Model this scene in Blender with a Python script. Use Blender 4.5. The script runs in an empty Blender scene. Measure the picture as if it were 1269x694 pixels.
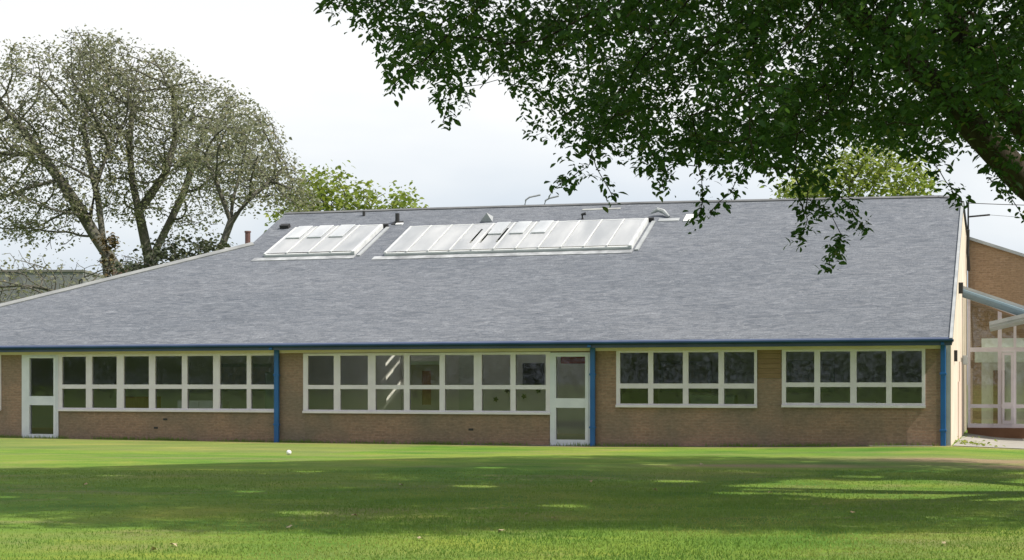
import bpy, math, random
import numpy as np
from mathutils import Vector, Matrix
from mathutils.geometry import tessellate_polygon

random.seed(7)
RNG = np.random.default_rng(11)
S = bpy.context.scene
COL = S.collection
PI = math.pi
rad = math.radians

# ------------------------------------------------------------------ helpers
class MB:
    """collects faces for ONE mesh object"""
    def __init__(self):
        self.v, self.f = [], []
    def add(self, verts, faces):
        o = len(self.v)
        self.v += [tuple(p) for p in verts]
        self.f += [tuple(i + o for i in q) for q in faces]
        return self
    def box(self, x0, x1, y0, y1, z0, z1):
        return self.add([(x0,y0,z0),(x1,y0,z0),(x1,y1,z0),(x0,y1,z0),(x0,y0,z1),(x1,y0,z1),(x1,y1,z1),(x0,y1,z1)],
                        [(0,3,2,1),(4,5,6,7),(0,1,5,4),(1,2,6,5),(2,3,7,6),(3,0,4,7)])
    def bbox(self, x0, x1, y0, y1, z0, z1, b=.006):
        """box with chamfered vertical and horizontal edges"""
        v = []; ys = ((y0, b), (y0 + b, 0), (y1 - b, 0), (y1, b))
        for (y, k) in ys:
            if k: pts = [(x0+b,z0+b),(x1-b,z0+b),(x1-b,z1-b),(x0+b,z1-b)]
            else: pts = [(x0,z0),(x1,z0),(x1,z1),(x0,z1)]
            v += [(p[0], y, p[1]) for p in pts]
        f = [(0,1,2,3), (15,14,13,12)]
        for r in range(3):
            for i in range(4):
                j = (i+1) % 4
                f.append((r*4+i, r*4+4+i, r*4+4+j, r*4+j))
        return self.add(v, f)
    def plate(self, xs, zs, holes, y0, y1):
        """slab in the xz plane, between y0 and y1, with rectangular holes (x0,x1,z0,z1)"""
        X = sorted(set([round(x,4) for x in xs] + [round(h[i],4) for h in holes for i in (0,1)]))
        Z = sorted(set([round(z,4) for z in zs] + [round(h[i],4) for h in holes for i in (2,3)]))
        X = [x for x in X if xs[0]-1e-3 <= x <= xs[-1]+1e-3]; Z = [z for z in Z if zs[0]-1e-3 <= z <= zs[-1]+1e-3]
        nx, nz = len(X)-1, len(Z)-1
        def solid(i, j):
            if i < 0 or j < 0 or i >= nx or j >= nz: return False
            cx, cz = (X[i]+X[i+1])/2, (Z[j]+Z[j+1])/2
            return not any(h[0] < cx < h[1] and h[2] < cz < h[3] for h in holes)
        v = [(x, y, z) for y in (y0, y1) for z in Z for x in X]
        W = nx+1; O = W*(nz+1)
        idx = lambda i, j, k: k*O + j*W + i
        f = []
        for i in range(nx):
            for j in range(nz):
                if not solid(i, j): continue
                f.append((idx(i,j,0), idx(i+1,j,0), idx(i+1,j+1,0), idx(i,j+1,0)))
                f.append((idx(i,j,1), idx(i,j+1,1), idx(i+1,j+1,1), idx(i+1,j,1)))
                if not solid(i-1,j): f.append((idx(i,j,0), idx(i,j+1,0), idx(i,j+1,1), idx(i,j,1)))
                if not solid(i+1,j): f.append((idx(i+1,j,0), idx(i+1,j,1), idx(i+1,j+1,1), idx(i+1,j+1,0)))
                if not solid(i,j-1): f.append((idx(i,j,0), idx(i,j,1), idx(i+1,j,1), idx(i+1,j,0)))
                if not solid(i,j+1): f.append((idx(i,j+1,0), idx(i+1,j+1,0), idx(i+1,j+1,1), idx(i,j+1,1)))
        return self.add(v, f)
    def tube(self, pts, r, n=8, cap=True):
        pts = [Vector(p) for p in pts]
        rs = r if isinstance(r, (list, tuple)) else [r]*len(pts)
        rings = []
        for i, p in enumerate(pts):
            a = pts[max(i-1,0)]; b = pts[min(i+1,len(pts)-1)]
            t = (b-a).normalized()
            u = t.cross(Vector((0,0,1)) if abs(t.z) < .95 else Vector((1,0,0))).normalized(); w = t.cross(u)
            rings.append([p + (u*math.cos(2*PI*k/n) + w*math.sin(2*PI*k/n))*rs[i] for k in range(n)])
        v = [q for R_ in rings for q in R_]; f = []
        for i in range(len(pts)-1):
            for k in range(n):
                j = (k+1) % n
                f.append((i*n+k, i*n+j, (i+1)*n+j, (i+1)*n+k))
        if cap:
            f.append(tuple(range(n))[::-1]); f.append(tuple((len(pts)-1)*n+k for k in range(n)))
        return self.add(v, f)
    def prism(self, poly, axis, a, b):
        """extrude a 2D polygon along an axis; poly in the two other axes"""
        def P(u, w, t): return {'x': (t,u,w), 'y': (u,t,w), 'z': (u,w,t)}[axis]
        n = len(poly)
        v = [P(p[0], p[1], a) for p in poly] + [P(p[0], p[1], b) for p in poly]
        f = [tuple(range(n)), tuple(range(2*n-1, n-1, -1))] + [(i, (i+1)%n+0, (i+1)%n+n, i+n) for i in range(n)]
        return self.add(v, f)
    def build(self, name, m, parent=None, smooth=False, fix=True):
        me = bpy.data.meshes.new(name)
        me.from_pydata(self.v, [], self.f); me.update()
        if fix:
            import bmesh
            b = bmesh.new(); b.from_mesh(me); bmesh.ops.delete(b, geom=[q for q in b.verts if not q.link_faces], context='VERTS'); bmesh.ops.recalc_face_normals(b, faces=b.faces); b.to_mesh(me); b.free()
        if m: me.materials.append(m)
        if smooth: me.polygons.foreach_set('use_smooth', [True]*len(me.polygons))
        o = bpy.data.objects.new(name, me); COL.objects.link(o)
        if parent: o.parent = parent
        return o

def np_mesh(name, verts, sizes, mat, parent=None, smooth=False, attr=None):
    """mesh of separate polygons: verts (N,3), sizes = vertices per polygon (constant int), in order"""
    me = bpy.data.meshes.new(name)
    N = len(verts); P = N // sizes
    me.vertices.add(N); me.vertices.foreach_set('co', np.asarray(verts, np.float32).ravel())
    me.loops.add(N); me.loops.foreach_set('vertex_index', np.arange(N, dtype=np.int32))
    me.polygons.add(P); me.polygons.foreach_set('loop_start', np.arange(P, dtype=np.int32)*sizes)
    me.polygons.foreach_set('loop_total', np.full(P, sizes, np.int32))
    if attr is not None:
        a = me.attributes.new('tint', 'FLOAT', 'POINT'); a.data.foreach_set('value', np.asarray(attr, np.float32))
    me.update(calc_edges=True); me.validate()
    me.materials.append(mat)
    o = bpy.data.objects.new(name, me); COL.objects.link(o)
    if parent: o.parent = parent
    return o

def tag(o, label=None, cat=None, group=None, kind=None):
    if label: o['label'] = label
    if cat: o['category'] = cat
    if group: o['group'] = group
    if kind: o['kind'] = kind
    return o
def empty(name, loc=(0,0,0), rz=0):
    o = bpy.data.objects.new(name, None); COL.objects.link(o)
    o.location = loc; o.rotation_euler = (0,0,rz); o.empty_display_size = .3
    return o

# ------------------------------------------------------------------ materials
def mat(name, col, rough=.7, spec=.3, metal=0.0):
    m = bpy.data.materials.new(name); m.use_nodes = True
    b = m.node_tree.nodes['Principled BSDF']
    b.inputs['Base Color'].default_value = (*col, 1); b.inputs['Roughness'].default_value = rough
    b.inputs['Specular IOR Level'].default_value = spec; b.inputs['Metallic'].default_value = metal
    return m
class NT:
    def __init__(self, m):
        self.t = m.node_tree; self.b = self.t.nodes.get('Principled BSDF')
        self.co = self.t.nodes.new('ShaderNodeTexCoord')
    def n(self, typ, **kw):
        x = self.t.nodes.new(typ)
        for k, v in kw.items(): setattr(x, k, v)
        return x
    def l(self, a, b): self.t.links.new(a, b)
    def mapped(self, scale=(1,1,1), rot=(0,0,0), src='Object'):
        mp = self.n('ShaderNodeMapping'); mp.inputs['Scale'].default_value = scale; mp.inputs['Rotation'].default_value = rot
        self.l(self.co.outputs[src], mp.inputs['Vector']); return mp.outputs[0]
    def noise(self, vec, scale, detail=4, rough=.55, dist=0):
        x = self.n('ShaderNodeTexNoise'); x.inputs['Scale'].default_value = scale; x.inputs['Detail'].default_value = detail
        x.inputs['Roughness'].default_value = rough; x.inputs['Distortion'].default_value = dist
        if vec is not None: self.l(vec, x.inputs['Vector'])
        return x.outputs['Fac']
    def ramp(self, fac, stops):
        r = self.n('ShaderNodeValToRGB'); e = r.color_ramp.elements
        e[0].position, e[0].color = stops[0][0], (*stops[0][1], 1)
        e[1].position, e[1].color = stops[-1][0], (*stops[-1][1], 1)
        for p, c in stops[1:-1]:
            k = e.new(p); k.color = (*c, 1)
        self.l(fac, r.inputs['Fac']); return r.outputs['Color']
    def mix(self, fac, a, b, blend='MIX'):
        x = self.n('ShaderNodeMix', data_type='RGBA', blend_type=blend)
        for s, v in ((x.inputs['Factor'], fac), (x.inputs[6], a), (x.inputs[7], b)):
            if isinstance(v, (int, float)): s.default_value = v
            elif isinstance(v, tuple): s.default_value = (*v, 1)
            else: self.l(v, s)
        return x.outputs[2]
    def math(self, op, a, b=0.0):
        x = self.n('ShaderNodeMath', operation=op)
        for s, v in ((x.inputs[0], a), (x.inputs[1], b)):
            if isinstance(v, (int, float)): s.default_value = v
            else: self.l(v, s)
        return x.outputs[0]
    def bump(self, h, strength, dist=.02):
        x = self.n('ShaderNodeBump'); x.inputs['Strength'].default_value = strength; x.inputs['Distance'].default_value = dist
        self.l(h, x.inputs['Height']); self.l(x.outputs[0], self.b.inputs['Normal'])
    def base(self, c): self.l(c, self.b.inputs['Base Color'])

def noisy(name, c0, c1, scale=3, rough=.7, bump=.15, spec=.3, stretch=(1,1,1)):
    m = mat(name, c0, rough, spec); t = NT(m); v = t.mapped(stretch)
    f = t.noise(v, scale, 6, .6); t.base(t.ramp(f, [(.3, c0), (.7, c1)]))
    if bump: t.bump(t.noise(v, scale*8, 3), bump, .01)
    return m

M = {}
M['paint'] = noisy('weathered white paint', (.66,.60,.68), (.76,.70,.77), 2.5, .45, .05)
M['paint2'] = noisy('pale door paint', (.60,.61,.70), (.71,.71,.79), 2.5, .4, .05)
M['headboard'] = noisy('cream head board', (.64,.52,.50), (.74,.62,.60), 1.2, .6, .05)
M['blue'] = noisy('blue paint', (.006,.082,.28), (.012,.115,.35), 2, .35, .05, .5)
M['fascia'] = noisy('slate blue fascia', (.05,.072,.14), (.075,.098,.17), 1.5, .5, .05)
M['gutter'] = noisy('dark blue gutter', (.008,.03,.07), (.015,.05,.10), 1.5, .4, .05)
M['dark'] = mat('dark plastic', (.03,.03,.032), .5)
M['lead'] = noisy('grey lead', (.28,.30,.32), (.42,.44,.46), 2, .55, .2)
M['cream'] = noisy('cream render', (.55,.47,.39), (.66,.575,.485), .9, .85, .25)
M['timber'] = noisy('weathered timber', (.20,.125,.07), (.28,.185,.11), 2, .7, .3, .2, (1,1,9))
M['wood'] = noisy('varnished wood', (.25,.11,.05), (.35,.17,.08), 2, .5, .1, .3, (8,8,1))
M['white'] = noisy('white board', (.72,.73,.74), (.80,.81,.82), 2, .5, .05)
M['red'] = mat('red fabric', (.40,.05,.04), .8)
M['black'] = mat('black card', (.015,.016,.018), .7)
M['metal'] = noisy('grey metal', (.30,.33,.36), (.42,.45,.47), 2, .35, .05, .5)
M['bluegrey'] = noisy('blue grey coated metal', (.11,.17,.22), (.17,.24,.28), 1.5, .4, .05, .5)
M['terracotta'] = noisy('red clay', (.12,.065,.06), (.17,.10,.09), 3, .8, .2)
M['inner'] = noisy('interior plaster', (.74,.74,.70), (.80,.80,.76), .7, .9, .1)
M['inner_dark'] = noisy('interior green plaster', (.60,.65,.57), (.68,.72,.64), .7, .9, .1)
M['floor'] = noisy('interior floor', (.38,.34,.28), (.45,.40,.33), 2, .6, .05)
M['ceil'] = noisy('interior ceiling', (.70,.71,.68), (.76,.77,.74), 1, .9, .05)

def brick_mat(name, a, b, mortar, stain, vary=.5, sc=1.0):
    m = mat(name, a, .9, .15); t = NT(m)
    mp = t.n('ShaderNodeMapping'); sep = t.n('ShaderNodeSeparateXYZ'); cmb = t.n('ShaderNodeCombineXYZ')
    t.l(t.co.outputs['Object'], sep.inputs[0])
    t.l(t.math('ADD', sep.outputs[0], sep.outputs[1]), cmb.inputs[0]); t.l(sep.outputs[2], cmb.inputs[1])
    br = t.n('ShaderNodeTexBrick'); t.l(cmb.outputs[0], br.inputs['Vector'])
    br.inputs['Scale'].default_value = 1; br.inputs['Brick Width'].default_value = .225*sc; br.inputs['Row Height'].default_value = .075*sc
    br.inputs['Mortar Size'].default_value = .006; br.inputs['Color1'].default_value = (*a,1); br.inputs['Color2'].default_value = (*b,1)
    br.inputs['Mortar'].default_value = (*mortar,1); br.inputs['Mortar Smooth'].default_value = .3
    v = t.mapped()
    big = t.noise(v, .55, 5, .6, .4); fine = t.noise(t.mapped((1,1,2.5)), 9, 4, .7)
    c = t.mix(t.ramp(big, [(.42,(0,0,0)),(.68,(1,1,1))]), br.outputs['Color'], stain)
    c = t.mix(vary, c, t.ramp(fine, [(.25,(.45,.45,.45)),(.75,(1.35,1.35,1.35))]), 'MULTIPLY')
    t.base(c)
    t.bump(t.math('ADD', t.math('MULTIPLY', br.outputs['Fac'], -.6), fine), .35, .012)
    return m
M['brick'] = brick_mat('brown brick', (.36,.23,.172), (.29,.19,.145), (.34,.255,.20), (.22,.175,.14), .6)
M['brick_far'] = brick_mat('orange brown brick', (.39,.265,.175), (.30,.20,.13), (.39,.30,.22), (.33,.225,.145), .6)

def roof_mat():
    m = mat('grey felt shingles', (.2,.21,.23), .85, .25); t = NT(m)
    sep = t.n('ShaderNodeSeparateXYZ'); t.l(t.co.outputs['Object'], sep.inputs[0])
    up = t.math('ADD', t.math('MULTIPLY', sep.outputs[1], .906), t.math('MULTIPLY', sep.outputs[2], .423))
    cmb = t.n('ShaderNodeCombineXYZ'); t.l(sep.outputs[0], cmb.inputs[0]); t.l(up, cmb.inputs[1])
    def mp(sx, sy, rz=0):
        q = t.n('ShaderNodeMapping'); q.inputs['Scale'].default_value = (sx, sy, 1); q.inputs['Rotation'].default_value = (0,0,rz)
        t.l(cmb.outputs[0], q.inputs['Vector']); return q.outputs[0]
    streak = t.noise(mp(.95, 3.4, rad(-11)), 1.5, 9, .76, 2.2)
    fine = t.noise(mp(5, 9), 3.5, 5, .8, .3)
    big = t.noise(mp(.13, .3), 1, 4, .55, .3)
    br = t.n('ShaderNodeTexBrick'); t.l(cmb.outputs[0], br.inputs['Vector'])
    br.inputs['Scale'].default_value = 1; br.inputs['Brick Width'].default_value = .33; br.inputs['Row Height'].default_value = .145
    br.inputs['Mortar Size'].default_value = .008
    br.inputs['Color1'].default_value = (.86,.86,.86,1); br.inputs['Color2'].default_value = (1.12,1.12,1.12,1); br.inputs['Mortar'].default_value = (.7,.7,.7,1)
    c = t.ramp(streak, [(.34,(.085,.097,.122)), (.50,(.146,.160,.188)), (.66,(.222,.236,.266))])
    c = t.mix(.8, c, t.ramp(fine, [(.30,(.52,.52,.53)),(.70,(1.46,1.46,1.45))]), 'MULTIPLY')
    c = t.mix(.6, c, t.ramp(big, [(.35,(.86,.88,.9)),(.65,(1.1,1.09,1.08))]), 'MULTIPLY')
    c = t.mix(.45, c, br.outputs['Color'], 'MULTIPLY')
    scuff = t.noise(mp(.9, 6), 2.2, 3, .5)
    c = t.mix(t.ramp(scuff, [(.74,(0,0,0)),(.80,(.5,.5,.5))]), c, (.45,.46,.48))
    t.base(c)
    t.bump(t.math('ADD', streak, t.math('MULTIPLY', fine, .6)), .5, .03)
    return m
M['roof'] = roof_mat()

def glass_mat(name, tint, refl=.09, rough=.02):
    m = bpy.data.materials.new(name); m.use_nodes = True; t = m.node_tree; t.nodes.remove(t.nodes['Principled BSDF'])
    out = t.nodes['Material Output']
    tr = t.nodes.new('ShaderNodeBsdfTransparent'); tr.inputs[0].default_value = (*tint,1)
    gl = t.nodes.new('ShaderNodeBsdfGlossy'); gl.inputs['Roughness'].default_value = rough
    fr = t.nodes.new('ShaderNodeFresnel'); fr.inputs['IOR'].default_value = 1.5
    mu = t.nodes.new('ShaderNodeMath'); mu.operation = 'MULTIPLY_ADD'; mu.inputs[1].default_value = 1.0; mu.inputs[2].default_value = refl - .04
    mx = t.nodes.new('ShaderNodeMixShader')
    t.links.new(fr.outputs[0], mu.inputs[0]); t.links.new(mu.outputs[0], mx.inputs[0])
    t.links.new(tr.outputs[0], mx.inputs[1]); t.links.new(gl.outputs[0], mx.inputs[2]); t.links.new(mx.outputs[0], out.inputs['Surface'])
    return m
M['glass'] = glass_mat('window glass', (.93,.96,.94), .085)
M['glass_clear'] = glass_mat('link glass', (.88,.93,.90), .15)

def rooflight_mat():
    m = bpy.data.materials.new('frosted rooflight sheet'); m.use_nodes = True; t = m.node_tree
    b = t.nodes['Principled BSDF']; out = t.nodes['Material Output']
    co = t.nodes.new('ShaderNodeTexCoord'); mp = t.nodes.new('ShaderNodeMapping'); mp.inputs['Scale'].default_value = (.8,.25,.25)
    no = t.nodes.new('ShaderNodeTexNoise'); no.inputs['Scale'].default_value = 2; no.inputs['Detail'].default_value = 5
    rp = t.nodes.new('ShaderNodeValToRGB'); rp.color_ramp.elements[0].position = .32; rp.color_ramp.elements[1].position = .7
    rp.color_ramp.elements[0].color = (.54,.57,.62,1); rp.color_ramp.elements[1].color = (.84,.86,.90,1)
    t.links.new(co.outputs['Object'], mp.inputs[0]); t.links.new(mp.outputs[0], no.inputs[0]); t.links.new(no.outputs[0], rp.inputs[0])
    t.links.new(rp.outputs[0], b.inputs['Base Color']); b.inputs['Roughness'].default_value = .22; b.inputs['Specular IOR Level'].default_value = .6
    tl = t.nodes.new('ShaderNodeBsdfTranslucent'); tl.inputs[0].default_value = (.88,.90,.90,1)
    mx = t.nodes.new('ShaderNodeMixShader'); mx.inputs[0].default_value = .42
    t.links.new(b.outputs[0], mx.inputs[1]); t.links.new(tl.outputs[0], mx.inputs[2]); t.links.new(mx.outputs[0], out.inputs['Surface'])
    return m
M['rooflight'] = rooflight_mat()

def leaf_mat(name, stops, trans=(.10,.16,.02), tfac=.35, rough=.45):
    m = bpy.data.materials.new(name); m.use_nodes = True; T = NT(m); t = m.node_tree; out = t.nodes['Material Output']
    at = T.n('ShaderNodeAttribute', attribute_name='tint')
    c = T.ramp(at.outputs['Fac'], stops)
    T.base(c); T.b.inputs['Roughness'].default_value = rough; T.b.inputs['Specular IOR Level'].default_value = .35
    tl = t.nodes.new('ShaderNodeBsdfTranslucent')
    T.l(T.mix(.55, c, trans), tl.inputs[0])
    mx = t.nodes.new('ShaderNodeMixShader'); mx.inputs[0].default_value = tfac
    T.l(T.b.outputs[0], mx.inputs[1]); T.l(tl.outputs[0], mx.inputs[2]); T.l(mx.outputs[0], out.inputs['Surface'])
    return m
M['leaf_near'] = leaf_mat('broad green leaves', [(0,(.030,.075,.022)),(.5,(.048,.110,.030)),(.85,(.075,.145,.036)),(1,(.13,.16,.04))], (.12,.24,.03), .42)
M['leaf_olive'] = leaf_mat('hazed olive autumn leaves', [(0,(.15,.165,.11)),(.5,(.21,.22,.15)),(.85,(.26,.26,.17)),(1,(.31,.27,.17))], (.32,.34,.18), .45, .6)  # olive leaves paled so that their colour carries the distance haze
M['leaf_yellow'] = leaf_mat('yellow green leaves', [(0,(.13,.19,.035)),(.5,(.20,.26,.05)),(1,(.29,.31,.06))], (.32,.40,.06), .42, .5)
M['leaf_bush'] = leaf_mat('dark bush leaves', [(0,(.035,.05,.03)),(.6,(.06,.075,.04)),(1,(.10,.105,.05))], (.08,.10,.03), .25, .6)
M['leaf_ivy'] = leaf_mat('browning ivy leaves', [(0,(.08,.065,.03)),(.6,(.14,.10,.045)),(1,(.20,.14,.06))], (.15,.12,.04), .25, .6)
M['leaf_wood'] = leaf_mat('mid green wood leaves', [(0,(.08,.11,.05)),(.6,(.12,.15,.07)),(1,(.17,.19,.09))], (.16,.19,.06), .35, .6)
M['bark'] = noisy('grey brown bark', (.035,.03,.024), (.09,.075,.06), 3, .95, .8, .1, (4,4,.7))
M['bark_far'] = noisy('far bark', (.085,.083,.072), (.145,.14,.12), 3, .95, .4, .1, (3,3,.7))

# ------------------------------------------------------------------ place: frames of reference
F_, CX, HY, CZ = 1900.0, 634.5, 475.0, 1.5
TH = rad(18)
dv = Vector((math.cos(TH), -math.sin(TH), 0)); nv = Vector((math.sin(TH), math.cos(TH), 0))
R0 = Vector((10.44, 36.5, 0))
def bw(s, y, z): return R0 + dv*s + nv*y + Vector((0,0,z))        # building frame -> world
def bl(x, y):                                                      # world -> building frame
    qx, qy = x - R0.x, y - R0.y
    return qx*dv.x + qy*dv.y, qx*nv.x + qy*nv.y
def ip(x, xs, ys): return float(np.interp(x, xs, ys))
def at(px, py, Y): return Vector(((px-CX)/F_*Y, Y, CZ + (HY-py)/F_*Y))   # a measured point at distance Y
def ground_h(x, y):
    s, q = bl(x, y)
    base = ip(s, [-40,-26.7,-17.7,-8.8,-4,0,2,8], [-.05,-.078,-.113,-.11,-.06,.015,-.05,-.12])
    w = ip(q, [-14,-1,0], [0,1,1])
    w = w*w*(3-2*w)
    h = base*w
    if s > 0: h += ip(q, [0,4,13], [0,-.06,-.17])*ip(s, [0,1], [.3,1])*ip(q, [13,40], [1,0])
    h += .02*math.sin(x*.35+1)*math.sin(y*.27)*ip(y, [0,10,34,38], [1,1,.3,0])
    return h

# ------------------------------------------------------------------ ground
def spaced(lims):
    r = []
    for a, b, st in lims:
        r += list(np.arange(a, b, st))
    return r + [lims[-1][1]]
gx = spaced([(-1500,-300,200),(-300,-60,30),(-60,-24,3),(-24,24,.5),(24,60,3),(60,300,30),(300,1500,200)])
gy = spaced([(-1500,-300,200),(-300,-30,30),(-30,6,4),(6,52,.5),(52,100,4),(100,300,25),(300,1500,200)])
nx = len(gx)
gv = [(x, y, ground_h(x, y)) for y in gy for x in gx]
gf = [(j*nx+i, j*nx+i+1, (j+1)*nx+i+1, (j+1)*nx+i) for j in range(len(gy)-1) for i in range(nx-1)]
def blob(x, y, cx, cy, rx, ry, rot=0):
    c, s_ = math.cos(rot), math.sin(rot); u = (x-cx)*c + (y-cy)*s_; v = -(x-cx)*s_ + (y-cy)*c
    return math.exp(-(u/rx)**2 - (v/ry)**2)
def gpt(px, py):                                                   # ground point measured in the photo
    Y = F_*CZ/(py-HY); return (px-CX)/F_*Y, Y
DIRT = [(gpt(960,577),2.0,.55,-.1,1.3), (gpt(1205,570),2.6,1.3,-.25,1.2), (gpt(1265,578),1.2,.8,-.25,1.0), (gpt(250,566),2.6,.35,-.1,.6),
        (gpt(400,561),2.4,.35,-.2,.55), (gpt(560,600),2.6,.16,-.05,.5), (gpt(210,590),2.4,1.0,0,.35), (gpt(640,557),5,.22,-.3,.55),
        (gpt(880,588),1.6,.5,0,.35), (gpt(1100,560),3,.3,-.3,.45), (gpt(480,684),.7,.35,0,.35), (gpt(160,678),.9,.3,.1,.4), (gpt(60,665),.8,.3,.1,.3)]
def lawn_mat():
    m = mat('mown lawn', (.1,.15,.04), .9, .15); t = NT(m)
    v = t.mapped()
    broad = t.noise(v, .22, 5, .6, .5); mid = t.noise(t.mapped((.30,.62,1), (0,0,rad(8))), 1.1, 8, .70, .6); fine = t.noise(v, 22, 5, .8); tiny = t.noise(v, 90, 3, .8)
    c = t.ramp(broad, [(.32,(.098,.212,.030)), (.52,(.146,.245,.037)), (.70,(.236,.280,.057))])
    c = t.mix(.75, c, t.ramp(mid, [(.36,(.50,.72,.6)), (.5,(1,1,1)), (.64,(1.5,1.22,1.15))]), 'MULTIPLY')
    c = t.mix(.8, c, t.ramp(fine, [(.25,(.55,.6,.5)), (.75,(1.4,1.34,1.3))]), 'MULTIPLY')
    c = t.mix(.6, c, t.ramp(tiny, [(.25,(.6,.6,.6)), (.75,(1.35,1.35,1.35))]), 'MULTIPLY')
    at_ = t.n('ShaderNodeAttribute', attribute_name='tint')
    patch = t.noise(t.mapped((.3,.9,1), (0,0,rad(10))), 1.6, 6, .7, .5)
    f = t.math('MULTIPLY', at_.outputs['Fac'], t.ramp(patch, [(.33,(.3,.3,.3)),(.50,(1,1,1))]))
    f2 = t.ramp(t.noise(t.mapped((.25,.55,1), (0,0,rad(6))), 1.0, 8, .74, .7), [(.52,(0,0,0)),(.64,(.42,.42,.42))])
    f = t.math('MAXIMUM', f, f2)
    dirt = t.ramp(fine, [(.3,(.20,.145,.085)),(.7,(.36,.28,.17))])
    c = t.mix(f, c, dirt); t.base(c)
    t.bump(t.math('ADD', t.math('MULTIPLY', fine, 1.0), t.math('MULTIPLY', mid, .8)), .6, .05)
    return m
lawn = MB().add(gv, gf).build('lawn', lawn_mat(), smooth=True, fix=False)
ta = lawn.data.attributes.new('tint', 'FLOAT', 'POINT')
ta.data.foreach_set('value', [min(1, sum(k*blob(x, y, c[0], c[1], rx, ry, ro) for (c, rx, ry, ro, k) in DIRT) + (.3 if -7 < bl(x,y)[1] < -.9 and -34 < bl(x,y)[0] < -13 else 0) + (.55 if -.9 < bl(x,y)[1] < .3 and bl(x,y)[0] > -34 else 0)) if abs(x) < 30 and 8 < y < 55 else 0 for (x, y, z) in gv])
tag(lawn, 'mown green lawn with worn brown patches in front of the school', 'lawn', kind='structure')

# grass blades in the near part of the lawn (nobody could count them)
def blades():
    n = 170000
    Y = 11.5 + 15*RNG.random(n)**1.35
    X = (RNG.random(n)*2-1)*(Y*.35+.4)
    Z = np.array([ground_h(a, b) for a, b in zip(X[::17], Y[::17])]).repeat(17)[:n]
    tn = .5 + .22*np.sin(X*1.1+Y*.7) + .2*np.sin(X*2.7-Y*1.9+1) + .16*np.sin(Y*4.1+X*.8) + RNG.normal(0,.16,n)
    h = (.010 + .020*RNG.random(n)**1.6)*np.clip(1.25-tn*.5,.5,1.3); w = .004 + .003*RNG.random(n)
    a = RNG.random(n)*2*PI; lean = .7*RNG.random(n)
    dx, dy = np.cos(a), np.sin(a)
    b = RNG.random(n)*2*PI
    P = np.zeros((n,3,3))
    P[:,0] = np.stack([X-dx*w, Y-dy*w, Z-.004], 1); P[:,1] = np.stack([X+dx*w, Y+dy*w, Z-.004], 1)
    P[:,2] = np.stack([X+np.cos(b)*h*lean, Y+np.sin(b)*h*lean, Z+h], 1)
    # longer untrimmed grass along the foot of the wall
    m = 9000; sv = RNG.uniform(-33, -.1, m); qv = -.03 - np.abs(RNG.normal(0,.07,m)); keep = RNG.random(m) < .45 + .5*np.sin(sv*2.3)*np.sin(sv*.9+1)
    sv, qv = sv[keep], qv[keep]; m = len(sv)
    X2 = R0.x + dv.x*sv + nv.x*qv; Y2 = R0.y + dv.y*sv + nv.y*qv; Z2 = np.array([ground_h(a, b) for a, b in zip(X2, Y2)])
    h2 = .03 + .10*RNG.random(m)**2.2; b2 = RNG.random(m)*2*PI
    Q = np.zeros((m,3,3)); Q[:,0] = np.stack([X2-.01, Y2, Z2-.01],1); Q[:,1] = np.stack([X2+.01, Y2, Z2-.01],1)
    Q[:,2] = np.stack([X2+np.cos(b2)*h2*.5, Y2+np.sin(b2)*h2*.2, Z2+h2],1)
    return np.vstack([P.reshape(-1,3), Q.reshape(-1,3)]), np.concatenate([np.repeat(np.clip(tn,0,1), 3), np.repeat(RNG.random(m)*.7, 3)])
P, T_ = blades()
M['blade'] = leaf_mat('grass blades', [(0,(.100,.210,.031)),(.5,(.158,.255,.040)),(1,(.30,.32,.085))], (.27,.36,.065), .4, .6)
g = np_mesh('grass', P, 3, M['blade'], attr=T_)
tag(g, 'short mown grass blades on the lawn and longer tufts along the wall', 'grass', kind='stuff')

# paved path beside the building on the right
pv, pf = [], []
ps = np.linspace(.06, 9, 24); pq = np.linspace(-.2, 13.0, 30)
for q in pq:
    for s in ps:
        w = bw(s + (0 if q > .5 else .25*(1-q/.5)*0), q, 0); pv.append((w.x, w.y, ground_h(w.x, w.y)+.012))
pf = [(j*24+i, j*24+i+1, (j+1)*24+i+1, (j+1)*24+i) for j in range(29) for i in range(23)]
M['path'] = noisy('worn concrete path', (.24,.235,.22), (.34,.33,.31), 1.2, .9, .3)
tag(MB().add(pv, pf).build('path', M['path'], smooth=True, fix=False), 'worn concrete path beside the glazed link', 'path', kind='structure')

sv = np.linspace(-12.4, -.4, 60); v = []
for a in sv:
    for q in (-.26-.05*math.sin(a*2.1)*math.sin(a*.7), -.004):
        w_ = bw(a, q, 0); v.append((w_.x, w_.y, ground_h(w_.x, w_.y)+.012))
tag(MB().add(v, [(2*i, 2*i+2, 2*i+3, 2*i+1) for i in range(59)]).build('paving_strip', M['path'], fix=False), 'narrow worn concrete strip along the foot of the wall', 'paving', kind='structure')
# ------------------------------------------------------------------ the school building
B = empty('school_building', tuple(R0), -TH)
tag(B, 'long brick school building with big grey shingle roof, blue trim and white framed windows', 'school')
PIT = rad(25); CP, SP = math.cos(PIT), math.sin(PIT)
EZ, EY = 2.53, -.45
def rp(s, u, h=0.0):                       # point on the front roof slope (h = height above it)
    return (s, EY + u*CP - h*SP, EZ + u*SP + h*CP)

GL = -9.0
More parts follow.
